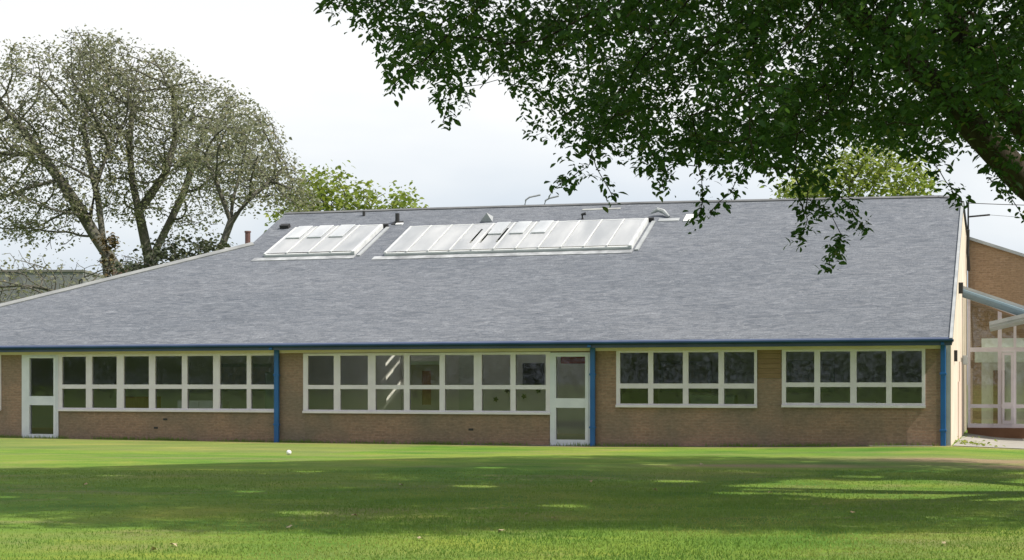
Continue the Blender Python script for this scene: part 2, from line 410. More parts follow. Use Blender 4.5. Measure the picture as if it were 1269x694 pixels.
# measured panes
W = {}
def panes(pairs, up, lo):
    return [(a, b, up[0], up[1]) for a, b in pairs] + [(a, b, lo[0], lo[1]) for a, b in pairs]
def pr(l): return [(l[i], l[i+1]) for i in range(0, len(l), 2)]
win = [
 ('first', -24.69, -17.77, .71, 2.33, pr([-24.56,-23.77,-23.57,-22.76,-22.53,-21.72,-21.52,-20.67,-20.50,-19.69,-19.48,-18.65,-18.52,-17.79]), (1.465,2.262), (.80,1.345)),
 ('second', -16.94, -9.93, .70, 2.31, pr([-16.80,-16.03,-15.84,-15.03,-14.81,-13.99,-13.83,-12.98,-12.83,-12.02,-11.80,-11.01,-10.87,-10.05]), (1.455,2.245), (.785,1.345)),
 ('third', -8.18, -4.60, .90, 2.34, pr([-8.08,-7.35,-7.22,-6.46,-6.32,-5.56,-5.42,-4.67]), (1.495,2.275), (.985,1.37)),
 ('fourth', -3.99, -.58, .92, 2.34, pr([-3.89,-3.20,-3.06,-2.34,-2.19,-1.49,-1.36,-.66]), (1.52,2.275), (1.025,1.41)),
 ('fifth', -31.8, -26.64, .71, 2.33, pr([-31.7,-30.5,-30.3,-29.1,-28.9,-27.8,-27.6,-26.74]), (1.465,2.262), (.80,1.345)),
]
doors = [(-25.91, -24.69, -.14, 2.33, (-25.64,-24.83,1.13,2.225), (-25.64,-24.83,.035,.87)),
         (-9.93, -8.84, -.14, 2.29, (-9.77,-8.99,1.115,2.185), (-9.77,-8.99,.053,.87))]
holes = [(w[1], w[2], w[3], w[4]) for w in win] + [(d_[0], d_[1], -.6, d_[3]) for d_ in doors]
holes.append((-4.595, -3.995, 1.62, 2.36))         # timber panel
MB().plate([-32.3, -.10], [-.6, 2.42], holes, 0, .22).build('wall', M['brick'], B)
tp = MB()
for k in range(6): tp.bbox(-4.59, -4.0, .003, .06, 1.625+k*.122, 1.625+k*.122+.1195, .004)
tp.build('timber_panel', M['timber'], B)
# plinth course with slightly different brick, projecting 8 mm, at the foot of the wall
M['spandrel'] = brick_mat('red brown brick', (.33,.215,.155), (.265,.175,.13), (.32,.235,.18), (.205,.165,.127), .6)
for (a, b, t_) in ((-24.66,-17.8,.66), (-16.9,-9.96,.655), (-3.96,-1.02,.86)): MB().box(a, b, -.012, 0, -.5, t_).build('spandrel', M['spandrel'], B)
for (a, z) in ((-21.2,.46),(-21.5,.22),(-12.1,.26)): MB().bbox(a-.075, a+.06, -.018, -.0125, z, z+.055, .002).build('air_brick', M['dark'], B)
for w in win:
    o = MB().plate([w[1], w[2]], [w[3], w[4]], panes(w[5], w[6], w[7]), -.035, .055)
    o.bbox(w[1]-.01 if w[0] != 'first' else w[1]+.01, w[2]+.01, -.075, -.036, w[3]-.012, w[3]+.055)
    f = o.build('window', M['paint'], B)
    gm = MB()
    for (a, b, c, d_) in panes(w[5], w[6], w[7]):
        tlt = (hash((round(a,2), round(c,2))) % 7 - 3)*.0012
        gm.add([(a-.008,.012+tlt,c-.008),(b+.008,.012-tlt,c-.008),(b+.008,.012-tlt,d_+.008),(a-.008,.012+tlt,d_+.008)], [(0,1,2,3)])
    gm.build('pane', M['glass'], f, fix=False)
for d_ in doors:
    o = MB().plate([d_[0], d_[1]], [d_[2], d_[3]], [d_[4], d_[5]], -.05, .05)
    # raised leaf stiles around the glass
    f = o.build('door', M['paint2'], B)
    gm = MB()
    for k in (4, 5):
        a, b, c, e = d_[k]; gm.add([(a-.008,.0,c-.008),(b+.008,.0,c-.008),(b+.008,.0,e+.008),(a-.008,.0,e+.008)], [(0,1,2,3)])
    gm.build('pane', M['glass'], f, fix=False)
    m_ = MB().plate([d_[0]+.13, d_[1]-.06], [d_[2]+.04, d_[3]-.05], [d_[4], d_[5]], -.066, -.051); m_.build('door_leaf', M['paint2'], f)
    MB().bbox(d_[0]-.05, d_[1]+.05, -.38, -.03, d_[2]-.12, d_[2]+.03).build('door_step', M['path'], B)
# head board, fascia, gutter
MB().box(-32.3, -.11, -.09, 0, 2.325, 2.47).build('head_board', M['headboard'], B)
MB().box(-32.3, -.02, EY+.03, -.095, 2.462, 2.485).build('soffit', M['headboard'], B)
MB().box(-32.75, .05, EY, EY+.028, 2.395, 2.50).build('fascia', M['fascia'], B)
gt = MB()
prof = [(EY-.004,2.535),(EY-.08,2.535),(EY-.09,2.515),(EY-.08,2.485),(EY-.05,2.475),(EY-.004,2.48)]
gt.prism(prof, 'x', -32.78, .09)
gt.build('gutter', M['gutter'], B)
for (a, b, top) in ((-17.765,-17.625,2.45), (-8.84,-8.71,2.45), (-.225,-.105,2.45)):
    m_ = MB().bbox(a, b, -.155, -.08, -.35, top, .012)
    for zz in (.35, 1.7): m_.bbox(a-.018, b+.018, -.165, -.072, zz, zz+.05, .006)
    m_.bbox(a+.02, b-.02, EY-.045, -.10, 2.405, 2.47, .01)
    m_.build('downpipe', M['blue'], B)
# right end: corner pilaster and the sunlit cream end wall (in the plane x = 0)
MB().box(-.10, -.012, -.02, .2, -.6, 2.44).build('corner_pilaster', M['metal'], B)
yr = EY + 10.62*CP; zr = EZ + 10.62*SP
rear = [(14.6, zr - (14.6-yr)*.14)]
ew = MB()
ew.prism([(-.02,-.6),(-.02,EZ+(.43)*SP/CP-.16),(yr-.8,zr-.8*SP/CP-.16),(yr,zr-.3),(13.6,zr-(13.6-yr)*.14-.22),(13.6,-.6)], 'x', -.011, .012)
ew.build('end_wall', M['cream'], B)
c = MB(); c.prism([(5.0,-.55),(5.0,1.55),(5.9,1.55),(5.9,2.1),(9.5,2.1),(9.5,-.55)], 'x', .013, .035); c.build('render_panel', noisy('pinkish render', (.55,.43,.36), (.63,.52,.44), 1, .85, .2), B)
c = MB(); c.bbox(.013,.09, 2.0,2.25, 2.05,2.33,.01); c.build('wall_vent', M['dark'], B)
c = MB(); c.bbox(.013,.16, 9.1,9.35, 2.05,2.32,.02); c.build('wall_lamp', M['white'], B)

# roof ---------------------------------------------------------------
SK = [(-21.12,-18.07,6.98,9.50), (-16.93,-9.2,6.80,9.22)]       # rooflight openings s0 s1 u0 u1
outl = [(-32.85,0),(.06,0),(.06,9.95),(-.35,10.62),(-.65,10.70),(-3.1,10.83),(-9.7,11.15),(-17.4,11.38),(-22.4,11.44),(-22.25,8.49),(-28.65,3.36)]
def slab(poly, holes, top, bot):
    loops = [poly] + holes
    flat = [p for L in loops for p in L]
    tri = tessellate_polygon([[Vector((p[0], p[1], 0)) for p in L] for L in loops])
    m_ = MB(); n = len(flat)
    m_.v = [rp(p[0], p[1], top) for p in flat] + [rp(p[0], p[1], bot) for p in flat]
    for t3 in tri: m_.f += [tuple(t3), tuple(i+n for i in reversed(t3))]
    k = 0
    for L in loops:
        q = len(L)
        for i in range(q):
            a, b = k+i, k+(i+1) % q; m_.f.append((a, b, b+n, a+n))
        k += q
    return m_
hl = [[(a+.1,c_+.1),(b-.1,c_+.1),(b-.1,d_-.1),(a+.1,d_-.1)] for a, b, c_, d_ in SK]
roof = slab(outl, hl, 0, -.10)
roof = roof.build('roof', M['roof'], B)
# hip slope, rear slope and the little gable on the left (seen from other sides)
A_, Bp = rp(-32.85,0), rp(-22.25,8.49)
yb = 15.0
hs = MB(); hs.add([A_, Bp, (-22.25, yb, Bp[2]), (-32.85, yb, A_[2])], [(0,1,2,3)])
hs.add([(p[0],p[1],p[2]-.1) for p in (A_, Bp, (-22.25, yb, Bp[2]), (-32.85, yb, A_[2]))], [(3,2,1,0)])
hs.build('hip_slope', M['roof'], B)
rl, rr = rp(-22.4,11.44), rp(-.35,10.62)
rs = MB(); rs.add([rl, rr, (.06, rr[1]+.02, rr[2]-.15), (.06, yb, rr[2]-(yb-rr[1])*.14), (-22.4, yb, rl[2]-(yb-rl[1])*.14)], [(0,1,2,3,4)])
rs.build('rear_slope', M['roof'], B)
MB().add([Bp, rl, (-22.3, yb, rl[2]-(yb-rl[1])*.14-.02), (-22.25, yb, Bp[2])], [(0,1,2,3)]).build('gable_cheek', M['cream'], B)
MB().box(-32.3, .0, 14.7, 14.9, -.5, 6.0).build('rear_wall', M['brick'], B)
MB().box(-32.3, -32.1, .22, 14.7, -.5, 2.5).build('left_end_wall', M['brick'], B)
# hip flashing strip, ridge capping, verge trims
hv = MB()
def strip(p, q, w, h0, h1):
    p, q = Vector((p[0],p[1])), Vector((q[0],q[1])); t = (q-p).normalized(); k = Vector((-t.y, t.x))*w
    a, b, c_, d_ = p, q, q+k, p+k
    hv.add([rp(*a,h0),rp(*b,h0),rp(*c_,h0),rp(*d_,h0),rp(*a,h1),rp(*b,h1),rp(*c_,h1),rp(*d_,h1)], [(0,1,2,3),(4,5,6,7),(0,1,5,4),(1,2,6,5),(2,3,7,6),(3,0,4,7)])
strip((-32.8,.02),(-22.27,8.46), -.30, .004, .03)
hv.build('hip_flashing', noisy('pale lead', (.20,.21,.22), (.32,.33,.33), 1.5, .7, .2), B)
hv = MB()
rid = outl[3:9]
for i in range(len(rid)-1): strip(rid[i], rid[i+1], .16, .004, .03)
hv.build('ridge_capping', noisy('dark felt', (.10,.105,.115), (.16,.165,.175), 2, .9, .3), B)
hv = MB(); strip((.06,.0),(.06,9.95), .07, .004, .04); hv.build('verge_trim', M['lead'], B)
hv = MB(); strip((-32.85,.0),(.06,.0), .10, .004, .018); hv.build('eaves_strip', M['fascia'], B)

# rooflights ----------------------------------------------------------
M['curb'] = noisy('weathered white metal', (.46,.48,.50), (.66,.68,.70), 2.5, .5, .1)
def rl_box(m_, s0, s1, u0, u1, h0, h1):
    P8 = [rp(s0,u0,h0),rp(s1,u0,h0),rp(s1,u1,h0),rp(s0,u1,h0),rp(s0,u0,h1),rp(s1,u0,h1),rp(s1,u1,h1),rp(s0,u1,h1)]
    m_.add(P8, [(0,3,2,1),(4,5,6,7),(0,1,5,4),(1,2,6,5),(2,3,7,6),(3,0,4,7)])
def rooflight(s0, s1, u0, u1, nb, hatches, slits=()):
    m_ = MB()
    rl_box(m_, s0-.03, s0+.04, u0, u1, .0, .135); rl_box(m_, s1-.05, s1+.05, u0, u1, .0, .135)
    rl_box(m_, s0+.042, s1-.052, u0, u0+.07, .0, .10); rl_box(m_, s0+.042, s1-.052, u1-.06, u1, .0, .13)
    k = m_.build('rooflight', M['curb'], roof)
    bw_ = (s1-s0)/nb
    def sheet(m_, a, b, c_, d_, h): m_.add([rp(a,c_,h), rp(b,c_,h), rp(b,d_,h), rp(a,d_,h)], [(0,1,2,3)])
    g_ = MB(); ba = MB()
    for i in range(nb):
        a, b = s0+i*bw_, s0+(i+1)*bw_
        cut = sorted(q for q in slits if a < q < b)
        if cut:                                     # panes with narrow open gaps: sun falls through on to the partition
            ua, ub = 7.45, 8.72
            sheet(g_, a+.03, b-.03, u0+.075, ua, .125); sheet(g_, a+.03, b-.03, ub, u1-.07, .125)
            e = [a+.03] + [v for q in cut for v in (q-.034, q+.034)] + [b-.03]
            for q in range(0, len(e), 2):
                if e[q+1] > e[q]+.004: sheet(g_, e[q], e[q+1], ua+.001, ub-.001, .125)
        else:
            sheet(g_, a+.03, b-.03, u0+.075, u1-.07, .125)
        if i: rl_box(ba, a-.02, a+.02, u0+.02, u1-.02, .12, .15)
        if i in hatches:
            um = (u0+u1)/2 + .12
            hm = MB(); dk = MB()
            rl_box(hm, a+.13, b-.14, um, u1-.03, .155, .175); ho = hm.build('opening_hatch', M['rooflight'], k)
            rl_box(dk, a+.135, b-.145, um+.002, um+.03, .128, .153); dk.build('hatch_seal', M['metal'], ho)
    g_.build('glazing', M['rooflight'], k, fix=False); ba.build('glazing_bar', M['curb'], k)
    fl = MB(); rl_box(fl, s0-.35, s1+.1, u0-.30, u0-.03, .004, .02)
    fl.build('flashing', noisy('patchy flashing', (.20,.21,.23), (.50,.52,.55), 2.2, .6, .3), k)
    sh = MB(); rl_box(sh, s0-.02, s1+.05, u0-.028, u0-.002, .02, .08); sh.build('sill_gap', M['metal'], k)
    sf = MB(); rl_box(sf, s1+.15, s1+.26, u0-.1, u1, .004, .04); sf.build('side_flashing', M['lead'], k)
    cp = MB(); rl_box(cp, s1+.0, s1+.2, u1+.01, u1+.11, .01, .12); cp.build('end_cap', M['dark'], k)
rooflight(*SK[0], 4, (0,1,2))
rooflight(*SK[1], 11, (4,5,6), (-14.36, -14.03, -13.51))
# small fittings on the slope
def fit(name, m_, mt, lab=None):
    o = m_.build(name, mt, B)
    if lab: o['label'] = lab
    return o
def base(m_, s, u, a, b, h): rl_box(m_, s-a, s+a, u-b, u+b, .002, h)
m_ = MB(); m_.add([rp(-14.58-.2,9.75,.01), rp(-14.58+.22,9.75,.01), rp(-14.58+.1,10.25,.01), rp(-14.52,9.78,.30)], [(0,1,3),(1,2,3),(2,0,3),(0,2,1)]); fit('roof_vent', m_, M['lead'], 'triangular grey roof cowl')
m_ = MB(); base(m_, -17.7, 9.95, .16, .16, .02); x, y, z = rp(-17.7,9.95); m_.tube([(x,y,z-.02),(x,y,z+.32)], .075); fit('vent_pipe', m_, M['dark'])
m_ = MB(); base(m_, -17.58, 9.82, .12, .07, .03); fit('pipe_flashing', m_, M['white'])
m_ = MB(); x, y, z = rp(-19.24,10.84); m_.tube([(x,y,z-.02),(x,y,z+.16)], .05); fit('vent_pipe', m_, M['dark'])
m_ = MB(); x, y, z = rp(-11.37,9.72); m_.tube([(x,y,z-.02),(x-.02,y,z+.14),(x+.1,y,z+.17)], .05); fit('vent_pipe', m_, M['dark'])
m_ = MB(); rl_box(m_, -11.6, -10.35, 10.56, 10.68, .002, .015); fit('roof_patch', m_, noisy('pale patch', (.28,.29,.29), (.42,.43,.42), 2))
m_ = MB(); x, y, z = rp(-8.98,9.75); base(m_, -8.55, 9.35, .32, .12, .02); m_.tube([(x-.2,y,z+.10),(x,y,z+.2),(x+.18,y,z+.14),(x+.4,y-.2,z-.05)], [.03,.07,.075,.04]); fit('roof_cowl', m_, M['lead'], 'bent pale cowl with white flashing')
m_ = MB(); base(m_, -7.92, 9.45, .16, .3, .03); fit('pipe_flashing', m_, M['white'])
m_ = MB(); x, y, z = rp(-21.7,9.85); base(m_, -21.7, 9.85, .16, .09, .12); fit('vent_pipe', m_, M['dark'])
for (s, h, q) in ((-13.72,.28,.55),(-13.05,.22,.5)):
    x, y, z = rp(s, 11.25); m_ = MB(); m_.tube([(x,y,z-.05),(x+.05,y,z+h*.7),(x+.18,y,z+h),(x+q,y,z+h+.06)], .03, 6); fit('ridge_bracket', m_, M['lead'])
m_ = MB(); m_.tube([(-22.85,8.0,5.75),(-22.85,8.0,6.55)], .09, 10).tube([(-22.85,8.0,6.53),(-22.85,8.0,6.58)], .11, 10); fit('flue', m_, M['terracotta'])
m_ = MB(); m_.bbox(-23.4,-22.95,7.4,7.75,5.75,5.99,.02); fit('roof_box', m_, M['white'])
# service bracket at the top of the end wall
m_ = MB(); m_.tube([(.1,12.2,5.5),(.1,12.2,7.2)], .03, 6).tube([(.1,12.2,6.72),(.75,12.1,6.75)], .03, 6).tube([(.1,12.0,6.3),(.08,12.3,5.6),(.1,13.0,5.1)], .05, 6); fit('cable_bracket', m_, M['dark'])
m_ = MB(); m_.bbox(.013,.13, 5.55,5.75, 3.95,4.25,.02); fit('hopper_head', m_, M['dark'])

# interior ------------------------------------------------------------
MB().box(-32.1, -.1, .22, 14.7, -.22, -.06).build('floor', M['floor'], B)
MB().prism([(-32.0,-.06),(-32.0,2.5),(-22.4,5.7),(-17.36,5.9),(-17.36,-.06)], 'y', 8.0, 8.1).build('room_wall', M['inner_dark'], B)
MB().box(-8.44, -.1, 6.0, 6.1, -.06, 2.75).build('room_wall', M['inner_dark'], B)
MB().box(-17.24, -8.56, 7.75, 7.85, -.06, 6.0).build('room_wall', M['inner'], B)
for s in (-17.3, -8.5):
    m_ = MB(); m_.prism([(.23,-.06),(.23,2.55),(7.85,6.05),(7.85,-.06)], 'x', s-.05, s+.05); m_.build('partition', M['inner'], B)
MB().box(-8.44, -.1, .22, 6.0, 2.50, 2.56).build('ceiling', M['ceil'], B)
# inner wall details of the middle room
def backwall(px0, px1, py0, py1, Yl=7.72):
    r = []
    for px, py in ((px0, py1), (px1, py0)):
        rx, rz = (px-CX)/F_, (HY-py)/F_
        P0 = R0 + nv*Yl
        t = (P0.x*nv.x + P0.y*nv.y)/(rx*nv.x + nv.y)
        r.append((bl(rx*t, t)[0], CZ + rz*t))
    return r[0][0], r[1][0], r[0][1], r[1][1]
a, b, c_, d_ = backwall(504, 551, 441, 520, 1.8)
f = MB().plate([a, b], [-.055, 2.36], [(a+.10, b-.10, -.2, 2.02), (a+.10, b-.10, 2.12, 2.27)], 1.80, 1.87).build('inner_doorway', M['white'], B)
MB().plate([a+.105, b-.105], [-.055, 2.015], [(a+.45, a+.72, .9, 1.85)], 1.82, 1.86).build('inner_door', noisy('tan door', (.40,.35,.27), (.48,.42,.33), 1), f)
MB().box(a+.451, a+.719, 1.835, 1.845, .901, 1.849).build('door_panel', M['wood'], f)
a, b, c_, d_ = backwall(569, 588, 441, 520)
MB().box(a, b, 7.70, 7.745, -.05, d_).build('dark_doorway', M['inner_dark'], B)
a, b, c_, d_ = backwall(648, 674, 450, 477)
nb = MB().bbox(a, b, 7.69, 7.745, c_, d_).build('notice_board', M['black'], B)

# ------------------------------------------------------------------ things seen inside through the glass
def inside(name, parts, label, cat, loc, rz=0, group=None):
    t = empty(name, tuple(bw(*loc)), -TH+rz); tag(t, label, cat, group)
    for pn, m_, mt in parts: m_.build(pn, mt, t)
    return t
def table_parts(w, d_, h):
    L = [('table_top', MB().bbox(-w/2,w/2,-d_/2,d_/2,h-.035,h,.008), M['white'])]
    for sx in (-1,1):
        for sy in (-1,1):
            x, y = sx*(w/2-.05), sy*(d_/2-.05); L.append(('leg', MB().tube([(x,y,0),(x,y,h-.035)], .02, 6), M['metal']))
    return L
inside('table', table_parts(1.4,.7,.74) + [], 'white topped table just inside the long middle window, left end', 'table', (-16.0,1.6,-.06))
inside('table', table_parts(1.4,.7,.74), 'white topped table behind the lower right panes of the long middle window', 'table', (-11.4,2.2,-.06))
def cupboard(w, h, mt):
    L = [('carcass', MB().bbox(-w/2,w/2,0,.42,0,h,.008), mt)]
    for k in (0,1): L.append(('door', MB().bbox(-w/2+.02+k*w/2, -.02+k*w/2, -.02, -.001, .06, h-.04, .004), mt))
    return L
M['card1'] = noisy('pinned paper', (.45,.50,.52), (.62,.60,.48), 6, .8, 0); M['card2'] = noisy('pale green board', (.30,.40,.34), (.40,.48,.40), 4, .8, 0)
inside('cupboard', cupboard(1.3,1.15,M['wood']), 'brown cupboard seen through the left window, nearest the left door', 'cupboard', (-24.4,3.6,-.06))
inside('cupboard', cupboard(1.5,1.05,M['white']), 'low pale cupboard seen through the middle panes of the left window', 'cupboard', (-21.6,2.6,-.06))
inside('cupboard', cupboard(.9,1.9,M['card2']), 'tall pale green cupboard behind the right panes of the left window', 'cupboard', (-19.4,3.4,-.06))
inside('cupboard', cupboard(1.2,1.25,M['card2']), 'pale green cupboard seen through the window right of the middle door', 'cupboard', (-6.2,2.6,-.06))
inside('cupboard', cupboard(1.4,1.1,M['white']), 'low white cupboard seen through the rightmost window', 'cupboard', (-2.6,2.2,-.06))
for (x_, y_, w_, lab) in ((-7.6,5.9,1.5,'pinned paper display on the wall behind the window right of the middle door'), (-4.0,5.9,1.3,'pinned paper display on the wall behind the rightmost window'), (-23.0,7.9,2.2,'pinned paper display on the wall behind the left window')):
    inside('display_board', [('board', MB().bbox(-w_/2,w_/2,0,.03,0,.9,.004), M['card2']), ('papers', MB().bbox(-w_/2+.1,w_/2-.1,-.012,-.001,.1,.8,.002), M['card1'])], lab, 'display board', (x_, y_, 1.25))
def chair_parts():
    L = [('seat', MB().bbox(-.2,.2,-.2,.2,.42,.45,.01), M['red']), ('backrest', MB().bbox(-.2,.2,.17,.2,.55,.85,.01), M['red'])]
    for sx in (-1,1): 
        L.append(('leg', MB().tube([(sx*.17,-.17,0),(sx*.17,-.17,.42)], .014, 6), M['metal'])); L.append(('leg', MB().tube([(sx*.17,.185,0),(sx*.17,.185,.85)], .014, 6), M['metal']))
    return L
m_ = MB(); m_.bbox(-.55,.55,-.02,.02,-.12,.12,.005)
inside('banner', [('cloth', m_, M['red'])], 'small red banner hanging inside the middle door', 'banner', (-9.45,1.2,2.14))
for i, (px, py) in enumerate(((614,495),(628,484),(649,491),(667,484))):
    a, b, c_, d_ = backwall(px-3.5, px+3.5, py-4, py+4)
    m_ = MB(); cx, cz = (a+b)/2, (c_+d_)/2; r_ = (b-a)/2
    pts = [(math.cos(k*PI/5+i)*r_*(1 if k % 2 == 0 else .55), math.sin(k*PI/5+i)*r_*(1 if k % 2 == 0 else .55)) for k in range(10)]
    m_.prism(pts, 'y', -.012, .012)
    inside('wall_cutout', [('card', m_, M['black'])], 'small black paper cut-out on the pale wall behind the long middle window', 'decoration', (cx, 7.735, cz), 0, 'black cut-outs on the classroom wall')

# ------------------------------------------------------------------ glazed link, canopy and brick block on the right
Lk = empty('glazed_link', tuple(bw(.3, 11.0, -.2)), -TH)
tag(Lk, 'glazed link corridor with white frames and blue grey roof edge beside the cream end wall', 'link building')
def lp(px, py, Yl):                                  # measured point on the plane at local depth Yl -> coordinates of Lk
    rx, rz = (px-CX)/F_, (HY-py)/F_; P0 = R0 + nv*Yl
    t = (P0.x*nv.x + P0.y*nv.y)/(rx*nv.x + nv.y); s = bl(rx*t, t)[0]
    return s-.3, CZ + rz*t + .2
xs_ = [lp(x, 450, 11)[0] for x in (1199,1202.5,1236.5,1241.5,1256,1259.5)]
zt = lambda s: ip(s, [lp(1197,369,11)[0], lp(1269,399,11)[0], 8], [lp(1197,369,11)[1], lp(1269,399,11)[1], 1.2])
z433a, z433b = lp(1220,436,11)[1], lp(1220,430.5,11)[1]; z503a, z503b = lp(1220,505.5,11)[1], lp(1220,501,11)[1]; z527a, z527b = lp(1220,530,11)[1], lp(1220,525,11)[1]
xr = 5.2
fm = MB(); cols = [(xs_[0],xs_[1]),(xs_[2],xs_[3]),(xs_[4],xs_[5])] + [(xs_[2]+k*1.0, xs_[2]+k*1.0+.1) for k in (2,3,4)] + [(xr-.1, xr)]
hol = []
edges = sorted(cols)
for i in range(len(edges)-1):
    for (za, zb) in ((z527b,z503a),(z503b,z433a)): hol.append((edges[i][1], edges[i+1][0], za, zb))
fm.plate([xs_[0], xr], [z527a, z433b], hol, -.04, .04)
for (a, b) in edges:                                   # posts and sloping head of the upper lights
    if b > 4: continue
    za, zb = zt(a), zt(b)
    fm.add([(a,-.039,z433b),(b,-.039,z433b),(b,.039,z433b),(a,.039,z433b),(a,-.039,za),(b,-.039,zb),(b,.039,zb),(a,.039,za)], [(0,3,2,1),(4,5,6,7),(0,1,5,4),(1,2,6,5),(2,3,7,6),(3,0,4,7)])
a, b = xs_[0], 4.2
fm.add([(a,-.05,zt(a)+.002),(b,-.05,zt(b)+.002),(b,.05,zt(b)+.002),(a,.05,zt(a)+.002),(a,-.05,zt(a)+.11),(b,-.05,zt(b)+.11),(b,.05,zt(b)+.11),(a,.05,zt(a)+.11)], [(0,3,2,1),(4,5,6,7),(0,1,5,4),(1,2,6,5),(2,3,7,6),(3,0,4,7)])
fm.build('frame', M['paint'], Lk)
dx = MB(); x0, x1 = xs_[3]+.01, xs_[4]-.005; zt_ = z433a-.02; dx.plate([x0, x1], [z527b+.005, zt_], [(x0+.07, x1-.07, z503b+.06, zt_-.09), (x0+.07, x1-.07, z527b+.10, z503a-.02)], -.075, -.045)
dx.build('door', M['paint'], Lk)
gm = MB()
for (x0, x1, z0, z1) in hol: gm.add([(x0-.01,0,z0-.01),(x1+.01,0,z0-.01),(x1+.01,0,z1+.01),(x0-.01,0,z1+.01)], [(0,1,2,3)])
for i in range(len(edges)-1):
    x0, x1 = edges[i][1], edges[i+1][0]
    if x1 < 4.2: gm.add([(x0,0,z433b),(x1,0,z433b),(x1,0,zt(x1)),(x0,0,zt(x0))], [(0,1,2,3)])
gm.build('glass', M['glass_clear'], Lk, fix=False)
MB().box(xs_[0], xr, -.10, .1, -.3, z527a-.002).build('plinth', noisy('brown timber board', (.17,.085,.045), (.23,.12,.07), 2), Lk)
# the tubular roof edge beam
p0 = lp(1190.5, 361, 9.0); p1 = lp(1269, 387, 9.0); k_ = (p1[1]-p0[1])/(p1[0]-p0[0])
xb = 5.0; zb = p0[1] + k_*(xb-p0[0])
MB().tube([(p0[0],-2.0,p0[1]),(xb,-2.0,zb)], .15, 16).build('roof_beam', M['bluegrey'], Lk, smooth=False)
rfm = MB(); a = p0[0]
for (h0, h1, y0, y1) in ((.10,.18,-2.12,-1.75),):
    rfm.add([(a,y0,p0[1]+h0),(xb,y0,zb+h0),(xb,y1,zb+h0),(a,y1,p0[1]+h0),(a,y0,p0[1]+h1),(xb,y0,zb+h1),(xb,y1,zb+h1),(a,y1,p0[1]+h1)], [(0,3,2,1),(4,5,6,7),(0,1,5,4),(1,2,6,5),(2,3,7,6),(3,0,4,7)])
rfm.build('roof_sheet', M['metal'], Lk)
rg = MB(); rg.add([(a,-1.74,p0[1]+.14),(xb,-1.74,zb+.14),(xb,2.6,zb+.14),(a,2.6,p0[1]+.14)], [(0,1,2,3)]); rg.build('roof_glass', M['glass_clear'], Lk, fix=False)
# inside the link
m_ = MB(); m_.box(.2, 5, 1.1, 1.2, -.1, 3.1); m_.build('inner_wall', noisy('mottled plaster', (.64,.66,.60), (.82,.83,.78), 1.2), Lk)
m_ = MB(); m_.box(.55,.9,.98,1.09,.1,2.1); m_.build('inner_door', M['timber'], Lk)
MB().box(1.5,1.9,.98,1.09,.1,2.2).build('inner_door', M['timber'], Lk)
MB().box(.0,5,.96,1.09,2.35,2.75).build('wall_band', M['inner_dark'], Lk)
m_ = MB(); m_.box(.0, 5, .3, 1.09, -.15, -.02); m_.build('floor', M['floor'], Lk)

Cn = empty('canopy', tuple(bw(1.2, 7.5, -.1)), -TH)
tag(Cn, 'white edged entrance canopy rising to the right in front of the glazed link', 'canopy')
def cp_(px, py, Yl=7.5):
    s, z = lp(px, py, Yl); return s+.3-1.2, z-.2+.1
q0, q1 = cp_(1226, 403.5), cp_(1269, 393.5); kk = (q1[1]-q0[1])/(q1[0]-q0[0]); x1_ = q0[0]+4.2; z1_ = q0[1]+kk*4.2
def cslab(y0, y1, h0, h1):
    return MB().add([(q0[0],y0,q0[1]+h0),(x1_,y0,z1_+h0),(x1_,y1,z1_+h0),(q0[0],y1,q0[1]+h0),(q0[0],y0,q0[1]+h1),(x1_,y0,z1_+h1),(x1_,y1,z1_+h1),(q0[0],y1,q0[1]+h1)], [(0,3,2,1),(4,5,6,7),(0,1,5,4),(1,2,6,5),(2,3,7,6),(3,0,4,7)])
cslab(0, 3.2, -.07, .0).build('soffit', M['metal'], Cn)
cslab(-.05, 3.2, .002, .11).build('canopy_roof', M['lead'], Cn)
x = 3.3
for y in (.3, 2.8): MB().tube([(x, y, -.1),(x,y,q0[1]+kk*(x-q0[0])-.07)], .06, 10).build('post', M['white'], Cn)

Bk = empty('brick_block', tuple(bw(.05, 13.9, -.2)), -TH)
tag(Bk, 'brown brick gable wall rising behind the glazed link at the right edge', 'building')
gp = [(.0,-.3),(.0,6.15),]
p0, p1 = lp(1199,296,13.9), lp(1269,318,13.9)
sl = (p1[1]-p0[1])/(p1[0]-p0[0])
tz = lambda s: p0[1]+.0 + sl*(s-(p0[0]))
m_ = MB(); m_.prism([(0,-.5),(0,tz(-.2)),(9,tz(8.8)),(9,-.5)], 'y', 0, .3); m_.build('gable_wall', M['brick_far'], Bk)
m_ = MB(); m_.add([(-.02,-.12,tz(-.22)+.002),(9.1,-.12,tz(8.9)+.002),(9.1,8,tz(8.9)+.002),(-.02,8,tz(-.22)+.002),(-.02,-.12,tz(-.22)+.1),(9.1,-.12,tz(8.9)+.1),(9.1,8,tz(8.9)+.1),(-.02,8,tz(-.22)+.1)], [(0,3,2,1),(4,5,6,7),(0,1,5,4),(1,2,6,5),(2,3,7,6),(3,0,4,7)])
m_.build('roof', M['lead'], Bk)
m_ = MB(); m_.box(8.7,9,.31,7.9,-.5,tz(9.2)-.05).box(0,8.7,7.6,7.9,-.5,tz(9.2)-.05); m_.build('wall', M['brick_far'], Bk)

